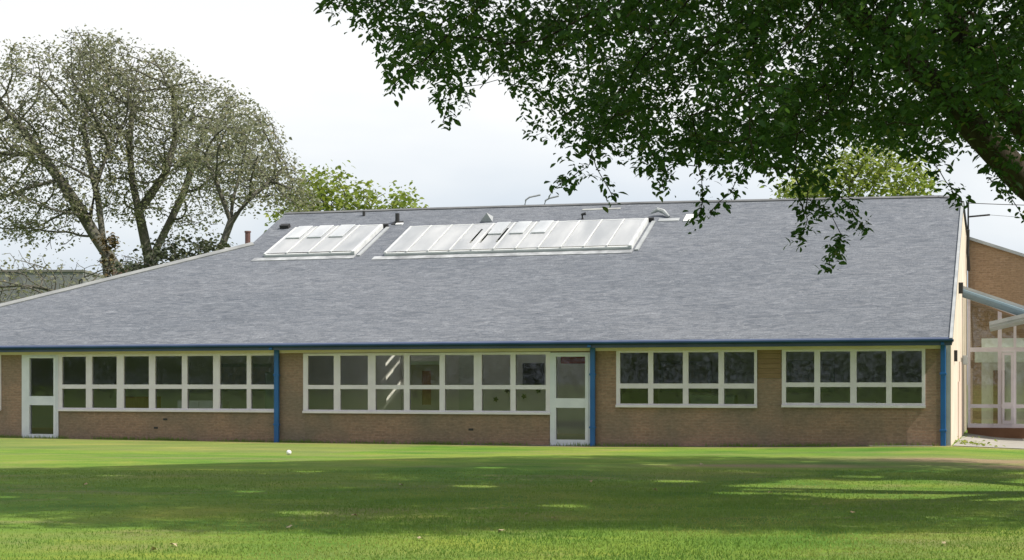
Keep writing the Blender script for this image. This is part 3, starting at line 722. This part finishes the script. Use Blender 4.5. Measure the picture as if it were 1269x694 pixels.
# overhead cables from the end wall to the right
def cable(a, b, sag, r, label):
    a, b = Vector(a), Vector(b); pts = []
    for i in range(17):
        t = i/16; p = a.lerp(b, t); p.z -= sag*4*t*(1-t); pts.append(p)
    o = MB().tube(pts, r, 5).build('overhead_cable', M['dark']); tag(o, label, 'cable')
pa = bw(.1, 12.2, 7.15); cable(pa, (pa.x+14, pa.y-2.5, pa.z+.05), .25, .012, 'dark overhead cable running right from the top of the cream end wall')
pa = bw(.72, 12.1, 6.75); cable(pa, (pa.x+14, pa.y-2.5, pa.z-.3), .3, .006, 'thin lower overhead wire running right from the bracket arm')

# ------------------------------------------------------------------ trees
def colonize(starts, attr, step, di, dk, iters=200, droop=0.0, jitter=.12):
    """space colonisation: starts = list of (polyline points, parent index of first point or -1)"""
    nodes, par = [], []
    for pts, pi in starts:
        last = pi
        for p in pts:
            nodes.append(np.array(p, float)); par.append(last); last = len(nodes)-1
    nodes = np.array(nodes); par = list(par)
    attr = np.array(attr, float)
    D = np.linalg.norm(attr[:,None,:]-nodes[None], axis=2); near = D.argmin(1); nd = D.min(1)
    alive = nd > dk
    for it in range(iters):
        act = alive & (nd < di)
        if not act.any():
            if it < 3 and alive.any():
                di *= 1.6; continue
            break
        idx = np.where(act)[0]
        dirs = attr[idx]-nodes[near[idx]]; dirs /= np.linalg.norm(dirs, axis=1)[:,None]
        acc = {}
        for k, j in enumerate(near[idx]):
            acc.setdefault(int(j), []).append(dirs[k])
        new, np_ = [], []
        for j, L in acc.items():
            v = np.sum(L, 0) + RNG.normal(0, jitter, 3)*len(L)**.5; v[2] -= droop
            n_ = np.linalg.norm(v)
            if n_ < 1e-4: continue
            q = nodes[j] + v/n_*step
            new.append(q); np_.append(j)
        if not new: break
        base_i = len(nodes); nodes = np.vstack([nodes, new]); par += np_
        ai = np.where(alive)[0]
        D = np.linalg.norm(attr[ai][:,None,:]-np.array(new)[None], axis=2)
        m = D.min(1); am = D.argmin(1)
        b = m < nd[ai] - 1e-6
        nd[ai[b]] = m[b]; near[ai[b]] = base_i + am[b]
        alive &= nd > dk
    return nodes, np.array(par)

def tree_radii(nodes, par, tip, exp=2.3, fixed=None):
    n = len(nodes); acc = np.zeros(n); ch = [[] for _ in range(n)]
    for i in range(n):
        if par[i] >= 0: ch[par[i]].append(i)
    order = []; st = [i for i in range(n) if par[i] < 0]
    while st:
        i = st.pop(); order.append(i); st += ch[i]
    r = np.full(n, tip)
    for i in reversed(order):
        if ch[i]: r[i] = max(tip, sum(r[c]**exp for c in ch[i])**(1/exp))
        if fixed is not None and i in fixed: r[i] = max(fixed[i], 0) 
    return r, ch

def tubes(nodes, par, r, ch, sides=6):
    m_ = MB()
    n = len(nodes)
    ring = {}
    def mk(p, t, rad_, k):
        t = Vector(t); t = t.normalized() if t.length > 1e-6 else Vector((0,0,1))
        u = t.cross(Vector((.31,.17,.93)) if abs(t.dot(Vector((.31,.17,.93)).normalized())) < .95 else Vector((1,0,0))).normalized(); w = t.cross(u)
        o = len(m_.v)
        for a in range(k):
            c_, s_ = math.cos(2*PI*a/k), math.sin(2*PI*a/k)
            m_.v.append((p[0]+(u.x*c_+w.x*s_)*rad_, p[1]+(u.y*c_+w.y*s_)*rad_, p[2]+(u.z*c_+w.z*s_)*rad_))
        return o
    main = {}
    for i in range(n):
        if ch[i]: main[i] = max(ch[i], key=lambda c: r[c])
    for i in range(n):
        pa = par[i]
        if pa < 0 and not ch[i]: continue
        k = sides if r[i] > .05 else (5 if r[i] > .02 else 3)
        t = (nodes[i]-nodes[pa]) if pa >= 0 else (nodes[main[i]]-nodes[i])
        if i in main:
            t = t/ (np.linalg.norm(t)+1e-9) + (nodes[main[i]]-nodes[i])/(np.linalg.norm(nodes[main[i]]-nodes[i])+1e-9)
        ring[i] = (mk(nodes[i], t, r[i], k), k)
    for i in range(n):
        pa = par[i]
        if pa < 0: continue
        o, k = ring[i]
        if main.get(pa) == i and ring[pa][1] == k: q = ring[pa][0]
        else: q = mk(nodes[pa], nodes[i]-nodes[pa], min(r[i]*1.12, r[pa]), k)
        for a in range(k):
            b = (a+1) % k; m_.f.append((q+a, q+b, o+b, o+a))
    return m_

LEAF_LOBED = np.array([(0,0),(.20,.04),(.46,.02),(.36,.24),(.52,.44),(.28,.50),(.20,.72),(0,1.0),(-.20,.72),(-.28,.50),(-.52,.44),(-.36,.24),(-.46,.02),(-.20,.04)])*np.array([1,1])
LEAF_OVAL = np.array([(0,0),(.26,.22),(.30,.55),(0,1.0),(-.30,.55),(-.26,.22)])
LEAF_LONG = np.array([(0,0),(.16,.22),(.25,.52),(.16,.82),(0,1.0),(-.16,.82),(-.25,.52),(-.16,.22)])
LEAF_QUAD = np.array([(0,0),(.34,.45),(0,1.0),(-.34,.45)])
def leaves(name, P, size, shape, m_, parent, droop=.5, tint=None, flat=.6):
    n = len(P); k = len(shape)
    a = RNG.random(n)*2*PI
    t = np.stack([np.cos(a), np.sin(a), -droop*RNG.random(n) + .15*RNG.normal(0,1,n)], 1); t /= np.linalg.norm(t, axis=1)[:,None]
    up = np.stack([RNG.normal(0,flat,n), RNG.normal(0,flat,n), np.ones(n)], 1)
    u = np.cross(up, t); u /= np.linalg.norm(u, axis=1)[:,None]
    w = np.cross(t, u)
    sz = size*(.5 + RNG.random(n)**1.2)
    fold = np.abs(shape[:,0])*.35 - shape[:,1]**2*.22
    V = P[:,None,:] + (u[:,None,:]*shape[None,:,0:1] + t[:,None,:]*shape[None,:,1:2] + w[:,None,:]*fold[None,:,None])*sz[:,None,None]
    tt = RNG.random(n)*.75 if tint is None else tint
    tt = np.where(RNG.random(n) < .05, 1.0, tt)
    return np_mesh(name, V.reshape(-1,3), k, m_, parent, attr=np.repeat(tt, k))

def to_px(P):
    P = np.asarray(P); return CX + F_*P[:,0]/P[:,1], HY - F_*(P[:,2]-CZ)/P[:,1]

# --- the big tree in the foreground (trunk just outside the frame on the right)
OX = [-400,380,400,420,445,468,480,500,525,552,575,592,612,632,650,672,700,720,745,770,800,830,850,885,930,965,1000,1050,1085,1110,1145,1180,1205,1235,1269,1500,2600]
OY = [-40,-20,16,30,40,66,108,108,100,146,140,100,84,118,170,180,196,182,196,196,214,205,190,208,206,222,222,196,184,196,200,196,176,190,212,240,300]
def sample_crown(n, cen, rad_, shell=.0, low=True):
    out = []
    while len(out) < n:
        p = RNG.normal(0,1,3); p /= np.linalg.norm(p); rr = (shell**3 + (1-shell**3)*RNG.random())**(1/3)
        q = np.array(cen) + p*rr*np.array(rad_)
        out.append(q)
    return np.array(out)
NT_ = empty('broadleaf_tree', (10.2, 20.4, 0))
tag(NT_, 'large dark green broadleaf tree overhanging the lawn from the right', 'tree')
EL = rad(52); AZ = rad(-18-5)
SHX, SHY = math.cos(AZ)/math.tan(EL), math.sin(AZ)/math.tan(EL)
def lit_gap(P):                                       # openings in the crown that let the sun reach the lawn
    x = P[:,0]-SHX*P[:,2]; y = P[:,1]-SHY*P[:,2]
    c = gpt(1215,606); e = ((x-c[0])/3.6)**2 + ((y-c[1])/2.2)**2 + .45*np.sin(x*2.3+y*1.1)*np.sin(y*2.9-x) < .9
    far = np.interp(x, [-12,-8,-2,1,6,9,12], [26.5,27.5,31.5,33.5,33.0,31.5,31])
    e |= (np.sin(x*.8+y*.5+.6)*np.sin(y*1.9+.35*x)+.35*np.sin(x*3.1)*np.sin(y*2.7+1) > 1.06)
    return e | (y < 15.3 + .5*np.sin(x*1.3)*np.sin(x*.45+1)) | (y > far)
cand = sample_crown(13000, (6.6,21.3,9.7), (11.0,9.2,6.7), .2)
px, py = to_px(cand)
lim = np.interp(px, OX, OY)
ok = (py < lim-10) & (cand[:,2] > 3.4 + .02*np.abs(cand[:,0]-9))
# uneven crown: notches in the outer silhouette
nn = np.sin(cand[:,0]*1.1+1.3)*np.sin(cand[:,1]*.9+.4)*np.sin(cand[:,2]*1.0+2.0)
ok &= (nn > -.5) & ~lit_gap(cand)
cand = cand[ok]
fork = [(10.25,20.4,-.1),(10.15,20.4,.5),(9.9,20.35,1.3),(9.35,20.25,2.1),(8.5,20.1,2.8)]
limb1 = [(7.6,20,3.42),(6.7,20,4.12),(6.1,20,4.75),(5.5,19.95,5.4),(4.7,19.9,6.1),(3.7,19.7,6.8),(2.5,19.4,7.4)]
limb2 = [(7.75,20.25,3.9),(7.0,20.5,4.75),(6.45,20.7,5.5),(6.05,20.9,6.4),(5.75,21.2,7.6),(5.3,21.4,9.0)]
limb3 = [(10.3,20.8,3.2),(10.8,21.3,4.6),(11.3,22.0,6.2),(11.6,22.6,7.8)]
limb4 = [(9.4,19.4,3.6),(9.7,18.6,5.0),(10.2,17.6,6.6),(10.4,17.0,8.2)]
ex = []
for (x, y, z) in limb1[2:] + limb2[2:]:
    for _ in range(34):
        ex.append((x+RNG.normal(0,.7), y-RNG.uniform(.7,2.4), z+RNG.normal(.1,.45)))
ex = np.array(ex); px, py = to_px(ex); ex = ex[py < np.interp(px, OX, OY)-14]
cand = np.vstack([cand, ex])
st = [(fork,-1), (limb1,4), (limb2,4), (limb3,3), (limb4,3)]
Y0 = 19.2
tw = [[(985,215),(992,250),(1000,272),(990,300)], [(1000,245),(1030,268),(1042,292),(1028,326)], [(868,205),(872,240),(864,270)], [(735,190),(745,222),(760,242)], [(730,205),(705,222),(690,230)],
      [(1150,190),(1172,225),(1190,250)], [(1225,200),(1250,240),(1262,262)], [(500,90),(484,112)], [(560,110),(552,152)], [(430,4),(404,14)], [(925,200),(905,240),(880,262)], [(820,200),(822,232)],
      [(1000,215),(1040,240),(1070,282)]]
nodes, par = colonize(st, cand, .34, 2.6, .5, 170, .12, .16)
par = list(par)
twn = []
for L in tw:
    pts = [np.array(at(x, y, Y0 + RNG.normal(0,.5))) for x, y in L]
    j = int(np.linalg.norm(nodes-pts[0], axis=1).argmin()); last = j
    dense = [nodes[j]] + pts
    for a_, b_ in zip(dense[:-1], dense[1:]):
        k = max(1, int(np.linalg.norm(b_-a_)/.16))
        for i in range(1, k+1):
            nodes = np.vstack([nodes, a_+(b_-a_)*i/k + RNG.normal(0,.012,3)]); par.append(last); last = len(nodes)-1
            if a_ is not dense[0]: twn.append(last)
par = np.array(par)
fx = {0:.58,1:.47,2:.42,3:.38,4:.33}
for i, v in zip(range(5,12), (.215,.20,.185,.16,.135,.11,.09)): fx[i] = v
for i, v in zip(range(12,18), (.19,.175,.16,.14,.12,.10)): fx[i] = v
for i, v in zip(range(18,22), (.28,.24,.19,.14)): fx[i] = v
for i, v in zip(range(22,26), (.26,.22,.18,.13)): fx[i] = v
r_, ch = tree_radii(nodes, par, .007, 2.35, fx)
for i in range(len(r_)):
    if i > 25 and r_[i] > .11: r_[i] = .11
loc0 = np.array((10.2,20.4,0))
tubes(nodes-loc0, par, r_, ch, 12).build('trunk', M['bark'], NT_, smooth=True, fix=False)
tips = np.array([i for i in range(26, len(nodes)) if r_[i] < .022])
LP = []; TWS = set(twn)
for i in tips:
    fr = abs(nodes[i][0]/nodes[i][1]) < .36
    k = 13 if r_[i] > .0075 else 9
    c8 = nodes[i] + RNG.normal(0,1,(k,3))*np.array((.25,.25,.19))          # sprays of leaves round each twig end
    LP.append((c8[:,None,:] + RNG.normal(0,.05,(k,6,3))).reshape(-1,3))
LP = np.vstack(LP)
px, py = to_px(LP)
twm = np.zeros(len(LP), bool)
keep = (py < np.interp(px, OX, OY) + np.repeat(RNG.normal(0,8,len(LP)//6), 6)) & ~lit_gap(LP)
LP1 = LP[keep]
LT = []
for i in twn: LT.append(nodes[i] + RNG.normal(0,1,(13,3))*np.array((.065,.065,.06)))
LP1 = np.vstack([LP1] + LT)
print('near tree nodes', len(nodes), 'leaves', len(LP1))
leaves('crown', LP1-loc0, .094, LEAF_LONG, M['leaf_near'], NT_, .75, None, .55)

# --- trees behind the building
def far_tree(name, label, base, stems, attr, leafm, bark, step, dk, lsize, lper, spread, tip, lim=None, cat='tree', group=None, shape=LEAF_OVAL, fixr=None, rmax=.03, droop=.04, di=3.2, airy=False):
    t = empty(name, tuple(base)); tag(t, label, cat, group)
    st = [(stems[0],-1)]; n0 = len(stems[0])
    for (pi, L) in stems[1:]: st.append((L, pi))
    nodes, par = colonize(st, attr, step, di, dk, 140, droop, .2)
    r_, ch = tree_radii(nodes, par, tip, 2.25)
    if fixr: r_ = np.minimum(r_, fixr)
    b0 = np.array(base)
    tubes(nodes-b0, par, r_, ch, 8).build('trunk', bark, t, smooth=True, fix=False)
    tp = [i for i in range(len(nodes)) if r_[i] < rmax]
    if airy:
        q = nodes[tp]; f = np.sin(q[:,0]*1.7+q[:,2]*.6)*np.sin(q[:,1]*1.3+1)*np.sin(q[:,2]*1.9+q[:,0]*.5) + RNG.normal(0,.22,len(tp))
        cnt = np.clip((lper*(.45 + 1.7*f)).round(), 0, lper*2).astype(int)
    else: cnt = [lper]*len(tp)
    P = np.vstack([nodes[i] + RNG.normal(0,spread,(c_,3)) for i, c_ in zip(tp, cnt) if c_ > 0])
    if lim is not None:
        px, py = to_px(P); P = P[py > np.interp(px, lim[0], lim[1]) + RNG.normal(0,4,len(P))]
    print(name, len(nodes), len(P))
    leaves('crown', P-b0, lsize, shape, leafm, t, .5, None, .8)
    return t
TX = [-200,-60,0,30,62,78,95,120,150,175,200,222,240,262,290,320,340,352,366,374,380,400]
TY = [110,70,46,48,42,30,26,34,36,48,52,62,78,90,100,122,142,160,176,200,224,236]
def crown_pts(n, ellipses, Y, dy, low=None):
    out = []
    while len(out) < n:
        cx, cy, rx, ry = ellipses[RNG.integers(len(ellipses))]
        a, b, c_ = RNG.uniform(-1,1,3)
        if a*a+b*b+c_*c_ > 1: continue
        yy = Y + c_*dy; p = at(cx+a*rx, cy+b*ry, Y); p = Vector((p.x, yy, p.z))
        X_, Y_ = to_px(np.array([p]))
        if Y_[0] < np.interp(X_[0], TX, TY)+8: continue
        out.append(tuple(p))
    return np.array(out)
def sp(Y, *pts): return [tuple(at(x, y, Y + k*.25)) for k, (x, y) in enumerate(pts)]
g0 = at(150, 350, 66)
far_tree('sparse_tree', 'tall thin leaved tree with twin leaning trunks behind the left end of the roof', (g0.x,66,0),
    [[(g0.x,66,0),(g0.x-.02,66,2.2),(g0.x,66,4.4)] , (2, sp(66,(146,335),(118,292),(96,255),(74,222),(48,188),(20,150))), (1, sp(66,(132,345),(128,300),(122,250),(112,205),(104,160))), (5, sp(66,(112,268),(120,225),(135,185)))],
    crown_pts(2800, [(40,130,150,100),(90,110,80,85),(20,230,110,80),(-60,180,110,120),(70,210,90,90)], 66, 4.2), M['leaf_olive'], M['bark_far'], .32, .35, .135, 14, .24, .014, (TX,TY), rmax=.035, airy=True)
g0 = at(186, 330, 69)
far_tree('sparse_tree', 'broad thin leaved tree with forked trunk between the twin trunked tree and the ridge', (g0.x,69,0),
    [[(g0.x,69,0),(g0.x,69,3),(g0.x,69,6.0)], (2, sp(69,(184,318),(172,262),(164,225),(160,180),(165,130))), (2, sp(69,(192,312),(212,272),(228,238),(240,200),(252,160))), (4, sp(69,(205,215),(218,170),(215,120)))],
    crown_pts(3200, [(190,130,100,90),(245,160,90,80),(160,110,80,75),(210,220,95,70),(280,170,70,70)], 69, 4.2), M['leaf_olive'], M['bark_far'], .32, .35, .135, 14, .24, .014, (TX,TY), rmax=.035, airy=True)
g0 = at(270, 330, 62)
far_tree('sparse_tree', 'smaller leaning thin leaved tree close to the left end of the ridge', (g0.x,62,0),
    [[(g0.x,62,0),(g0.x-.05,62,3),(g0.x,62,5.6)], (2, sp(62,(274,308),(286,275),(288,250),(296,220))), (4, sp(62,(310,245),(335,225),(350,210))), (4, sp(62,(268,225),(255,200)))],
    crown_pts(1300, [(305,205,72,58),(340,228,55,36),(372,242,26,22),(270,190,60,60),(330,180,40,45)], 62, 3.0), M['leaf_olive'], M['bark_far'], .31, .34, .13, 14, .22, .013, (TX,TY), rmax=.032, airy=True)
def simple_crown(n, els, Y, dy):
    out = []
    while len(out) < n:
        cx, cy, rx, ry = els[RNG.integers(len(els))]
        a, b, c_ = RNG.uniform(-1,1,3)
        if a*a+b*b+c_*c_ > 1: continue
        p = at(cx+a*rx, cy+b*ry, Y); out.append((p.x, Y+c_*dy, p.z))
    return np.array(out)
g0 = at(440, 330, 76)
far_tree('yellowing_tree', 'yellow green tree showing above the left half of the ridge', (g0.x,76,0), [[(g0.x,76,0),(g0.x,76,3),(g0.x,76,6.0),(g0.x-.4,76,7.5)]],
    simple_crown(1100, [(405,245,42,36),(455,258,40,26),(500,256,18,20),(385,238,22,24),(450,290,70,35),(375,270,40,30)], 76, 3), M['leaf_yellow'], M['bark_far'], .42, .5, .24, 10, .28, .014, rmax=.05)
g0 = at(1050, 330, 78)
far_tree('yellowing_tree', 'yellow green tree showing above the right half of the ridge under the dark branches', (g0.x,78,0), [[(g0.x,78,0),(g0.x,78,3),(g0.x,78,6.5),(g0.x+.4,78,8)]],
    simple_crown(1300, [(1040,225,72,36),(1105,215,42,34),(1000,240,40,20),(1070,200,40,28),(1130,232,26,20),(1060,280,80,45)], 78, 3.2), M['leaf_yellow'], M['bark_far'], .42, .5, .24, 10, .30, .014, rmax=.05)
g0 = at(240, 330, 58)
far_tree('evergreen_bush', 'dark round topped bush behind the roof below the thin trees', (g0.x,58,0), [[(g0.x,58,0),(g0.x,58,2),(g0.x,58,4)]],
    simple_crown(420, [(222,310,30,22),(262,308,26,14),(240,345,60,40),(175,335,22,14),(205,322,20,16)], 58, 2), M['leaf_bush'], M['bark_far'], .33, .36, .16, 13, .2, .014, rmax=.06)
g0 = at(96, 360, 60)
far_tree('evergreen_bush', 'low twiggy bush at the foot of the twin trunked tree', (g0.x,60,0), [[(g0.x,60,0),(g0.x,60,2),(g0.x,60,3.6)]],
    simple_crown(900, [(90,350,42,26),(50,362,50,36),(155,335,25,22),(25,345,40,40),(0,360,50,40)], 60, 2), M['leaf_olive'], M['bark_far'], .3, .32, .13, 2, .22, .012, rmax=.05)
g0 = at(134, 330, 61)
far_tree('ivy_clad_stump', 'brown ivy clad broken trunk beside the twin leaning trunks', (g0.x,61,0), [[(g0.x,61,0),(g0.x,61,2),(g0.x+.02,61,4.5),(g0.x,61,6.6),(g0.x-.1,61,7.2)]],
    simple_crown(150, [(134,318,9,26),(128,300,5,12),(140,298,5,14),(134,345,11,30)], 61, .35), M['leaf_ivy'], M['bark_far'], .2, .2, .15, 9, .09, .02, cat='tree stump', rmax=.2)

# grey building far off on the left
Gb = empty('grey_building', (-27.5, 84, 0)); tag(Gb, 'pale grey low building seen behind bare twigs at the far left', 'building')
MB().box(-12, 4.0, 0, 8, -.2, 7.6).build('wall', noisy('grey render', (.12,.13,.145), (.24,.25,.265), .9, .9, .1), Gb)
MB().box(-12.05, 4.05, -.05, 8.05, 7.602, 7.72).build('roof', noisy('dull roofing', (.12,.12,.12), (.2,.2,.19), 2), Gb)
for k in range(4): MB().box(-10.5+k*3.6, -9.2+k*3.6, -.03, .0, 4.6, 5.9).build('window', M['dark'], Gb)

# wood behind the viewer, mirrored in the windows
def wood():
    n = 170000; m_ = 230
    ang = np.linspace(rad(182), rad(318), m_)
    cx = 52*np.cos(ang)*2.6; cy = -4 + 42*np.sin(ang); ch_ = RNG.uniform(4.5, 9, m_); j = RNG.integers(0, m_, n)
    p = RNG.normal(0,1,(n,3)); p /= np.linalg.norm(p, axis=1)[:,None]; q = RNG.random(n)**.4
    P = np.stack([cx[j]+p[:,0]*q*3, cy[j]+p[:,1]*q*3, ch_[j]*.5+p[:,2]*q*ch_[j]*.5], 1)
    thin = (P[:,0] > -60) & (RNG.random(n) < .25)
    return P[(P[:,2] > .1) & ~thin]
o = leaves('far_wood', wood(), .26, LEAF_OVAL, M['leaf_wood'], None, .5, None, .8)
tag(o, 'belt of dark trees behind the viewer, mirrored in the window panes', 'wood', kind='stuff')

# ------------------------------------------------------------------ small things on the lawn
bx, by = gpt(358, 560.5)
o = MB(); 
import bmesh
def ball(name, r, m_, loc, label, cat):
    me = bpy.data.meshes.new(name); b = bmesh.new(); bmesh.ops.create_icosphere(b, subdivisions=3, radius=r); b.to_mesh(me); b.free()
    me.polygons.foreach_set('use_smooth', [True]*len(me.polygons)); me.materials.append(m_)
    q = bpy.data.objects.new(name, me); COL.objects.link(q); q.location = loc; tag(q, label, cat); return q
ball('ball', .055, M['white'], (bx, by, ground_h(bx, by)+.05), 'small white ball on the sunlit grass near the left blue downpipe', 'ball')
M['dry'] = mat('dry leaf', (.42,.30,.18), .8); M['palel'] = mat('pale dry leaf', (.40,.34,.21), .8)
spots = [(105,602,0),(216,678,1),(358,655,1),(522,669,1),(620,659,1),(687,643,0),(733,598,0),(812,608,0),(955,612,0),(1058,636,0),(1172,676,1),(190,684,1),(440,640,0),(870,576,1),(496,602,1)]
first = None
for i, (px, py, k) in enumerate(spots):
    x, y = gpt(px, py)
    if k not in (0, 1): continue
    sh = LEAF_LOBED*.075; m_ = MB(); m_.add([(a, b-.035, .006+.2*abs(a)+.012*math.sin(b*60)) for a, b in sh], [tuple(range(len(sh)))])
    if first is None: first = {}
    if k not in first:
        o = m_.build('fallen_leaf', M['palel'] if k else M['dry'], fix=False); first[k] = o
    else:
        o = first[k].copy(); COL.objects.link(o)
    o.location = (x, y, ground_h(x, y)+.012); o.rotation_euler = (RNG.normal(0,.25), RNG.normal(0,.25), RNG.random()*6)
    tag(o, 'pale dry fallen leaf lying on the lawn' if k else 'small brown fallen leaf lying on the lawn', 'leaf', 'fallen leaves scattered on the lawn')
# weeds where the end wall meets the path
wd = empty('weed_clump', tuple(bw(.35, 1.6, -.03))); tag(wd, 'tuft of yellow green weeds at the foot of the cream end wall', 'weeds')
n = 170; Pw = np.stack([RNG.normal(.0,.15,n), RNG.normal(0,.8,n), np.abs(RNG.normal(0,.07,n))], 1)
leaves('foliage', Pw, .08, LEAF_OVAL, M['leaf_yellow'], wd, .2, None, .9)

# ------------------------------------------------------------------ light, sky, camera
to_sun = Vector((math.cos(EL)*math.cos(AZ), math.cos(EL)*math.sin(AZ), math.sin(EL)))
sl_ = bpy.data.lights.new('sun', 'SUN'); sl_.energy = 4.5; sl_.angle = rad(.6); sl_.color = (1.0,.93,.80)
so = bpy.data.objects.new('sun', sl_); COL.objects.link(so); so.rotation_euler = to_sun.to_track_quat('Z','Y').to_euler(); so.location = (20,-10,40)
w = bpy.data.worlds.new('World'); S.world = w; w.use_nodes = True
t = w.node_tree; bg = t.nodes['Background']; bg.inputs['Strength'].default_value = .112
sky = t.nodes.new('ShaderNodeTexSky'); sky.sky_type = 'NISHITA'; sky.sun_disc = False
sky.sun_elevation = EL; sky.sun_rotation = math.atan2(to_sun.x, to_sun.y); sky.dust_density = 2.5; sky.air_density = 1.0; sky.ozone_density = 1.0
co = t.nodes.new('ShaderNodeTexCoord'); mp = t.nodes.new('ShaderNodeMapping'); mp.inputs['Scale'].default_value = (1,1,2.6)
no = t.nodes.new('ShaderNodeTexNoise'); no.inputs['Scale'].default_value = 1.6; no.inputs['Detail'].default_value = 6; no.inputs['Roughness'].default_value = .55
rpp = t.nodes.new('ShaderNodeValToRGB'); rpp.color_ramp.elements[0].position = .36; rpp.color_ramp.elements[1].position = .62
rpp.color_ramp.elements[0].color = (.72,.72,.72,1); rpp.color_ramp.elements[1].color = (.97,.97,.97,1)
mx = t.nodes.new('ShaderNodeMix'); mx.data_type = 'RGBA'; 
no2 = t.nodes.new('ShaderNodeTexNoise'); no2.inputs['Scale'].default_value = 2.3; no2.inputs['Detail'].default_value = 5
ad = t.nodes.new('ShaderNodeMath'); ad.operation = 'MULTIPLY_ADD'; ad.inputs[1].default_value = 2.6
cl = t.nodes.new('ShaderNodeValToRGB'); cl.color_ramp.elements[0].position = .62; cl.color_ramp.elements[1].position = .98
cl.color_ramp.elements[0].color = (4.9,5.55,6.3,1); cl.color_ramp.elements[1].color = (7.5,7.6,7.6,1)
t.links.new(co.outputs['Generated'], mp.inputs[0]); t.links.new(mp.outputs[0], no2.inputs[0])
sp0 = t.nodes.new('ShaderNodeSeparateXYZ'); t.links.new(co.outputs['Generated'], sp0.inputs[0])
t.links.new(sp0.outputs[2], ad.inputs[0]); t.links.new(no2.outputs[0], ad.inputs[2]); t.links.new(ad.outputs[0], cl.inputs[0]); t.links.new(cl.outputs[0], mx.inputs[7])
t.links.new(co.outputs['Generated'], mp.inputs[0]); t.links.new(mp.outputs[0], no.inputs[0]); t.links.new(no.outputs[0], rpp.inputs[0])
sp_ = t.nodes.new('ShaderNodeSeparateXYZ'); t.links.new(co.outputs['Generated'], sp_.inputs[0])
el = t.nodes.new('ShaderNodeMapRange'); el.inputs[1].default_value = .20; el.inputs[2].default_value = .55; el.inputs[3].default_value = 1.0; el.inputs[4].default_value = .62
t.links.new(sp_.outputs[2], el.inputs[0])
mu_ = t.nodes.new('ShaderNodeMath'); mu_.operation = 'MULTIPLY'; t.links.new(rpp.outputs[0], mu_.inputs[0]); t.links.new(el.outputs[0], mu_.inputs[1])
t.links.new(mu_.outputs[0], mx.inputs[0]); t.links.new(sky.outputs[0], mx.inputs[6]); t.links.new(mx.outputs[2], bg.inputs[0])

cd = bpy.data.cameras.new('camera'); cam = bpy.data.objects.new('camera', cd); COL.objects.link(cam)
cam.location = (0,0,CZ); cam.rotation_euler = (rad(90),0,0)
cd.sensor_width = 36; cd.lens = 36*F_/1269; cd.shift_y = (HY-347)/1269; cd.clip_end = 4000; cd.clip_start = .1
S.camera = cam
S.view_settings.view_transform = 'Standard'; S.view_settings.look = 'None'; S.view_settings.gamma = 1; S.view_settings.exposure = 0.32
S.view_settings.use_curve_mapping = False
S.cycles.max_bounces = 8; S.cycles.transparent_max_bounces = 16; S.cycles.use_denoising = True
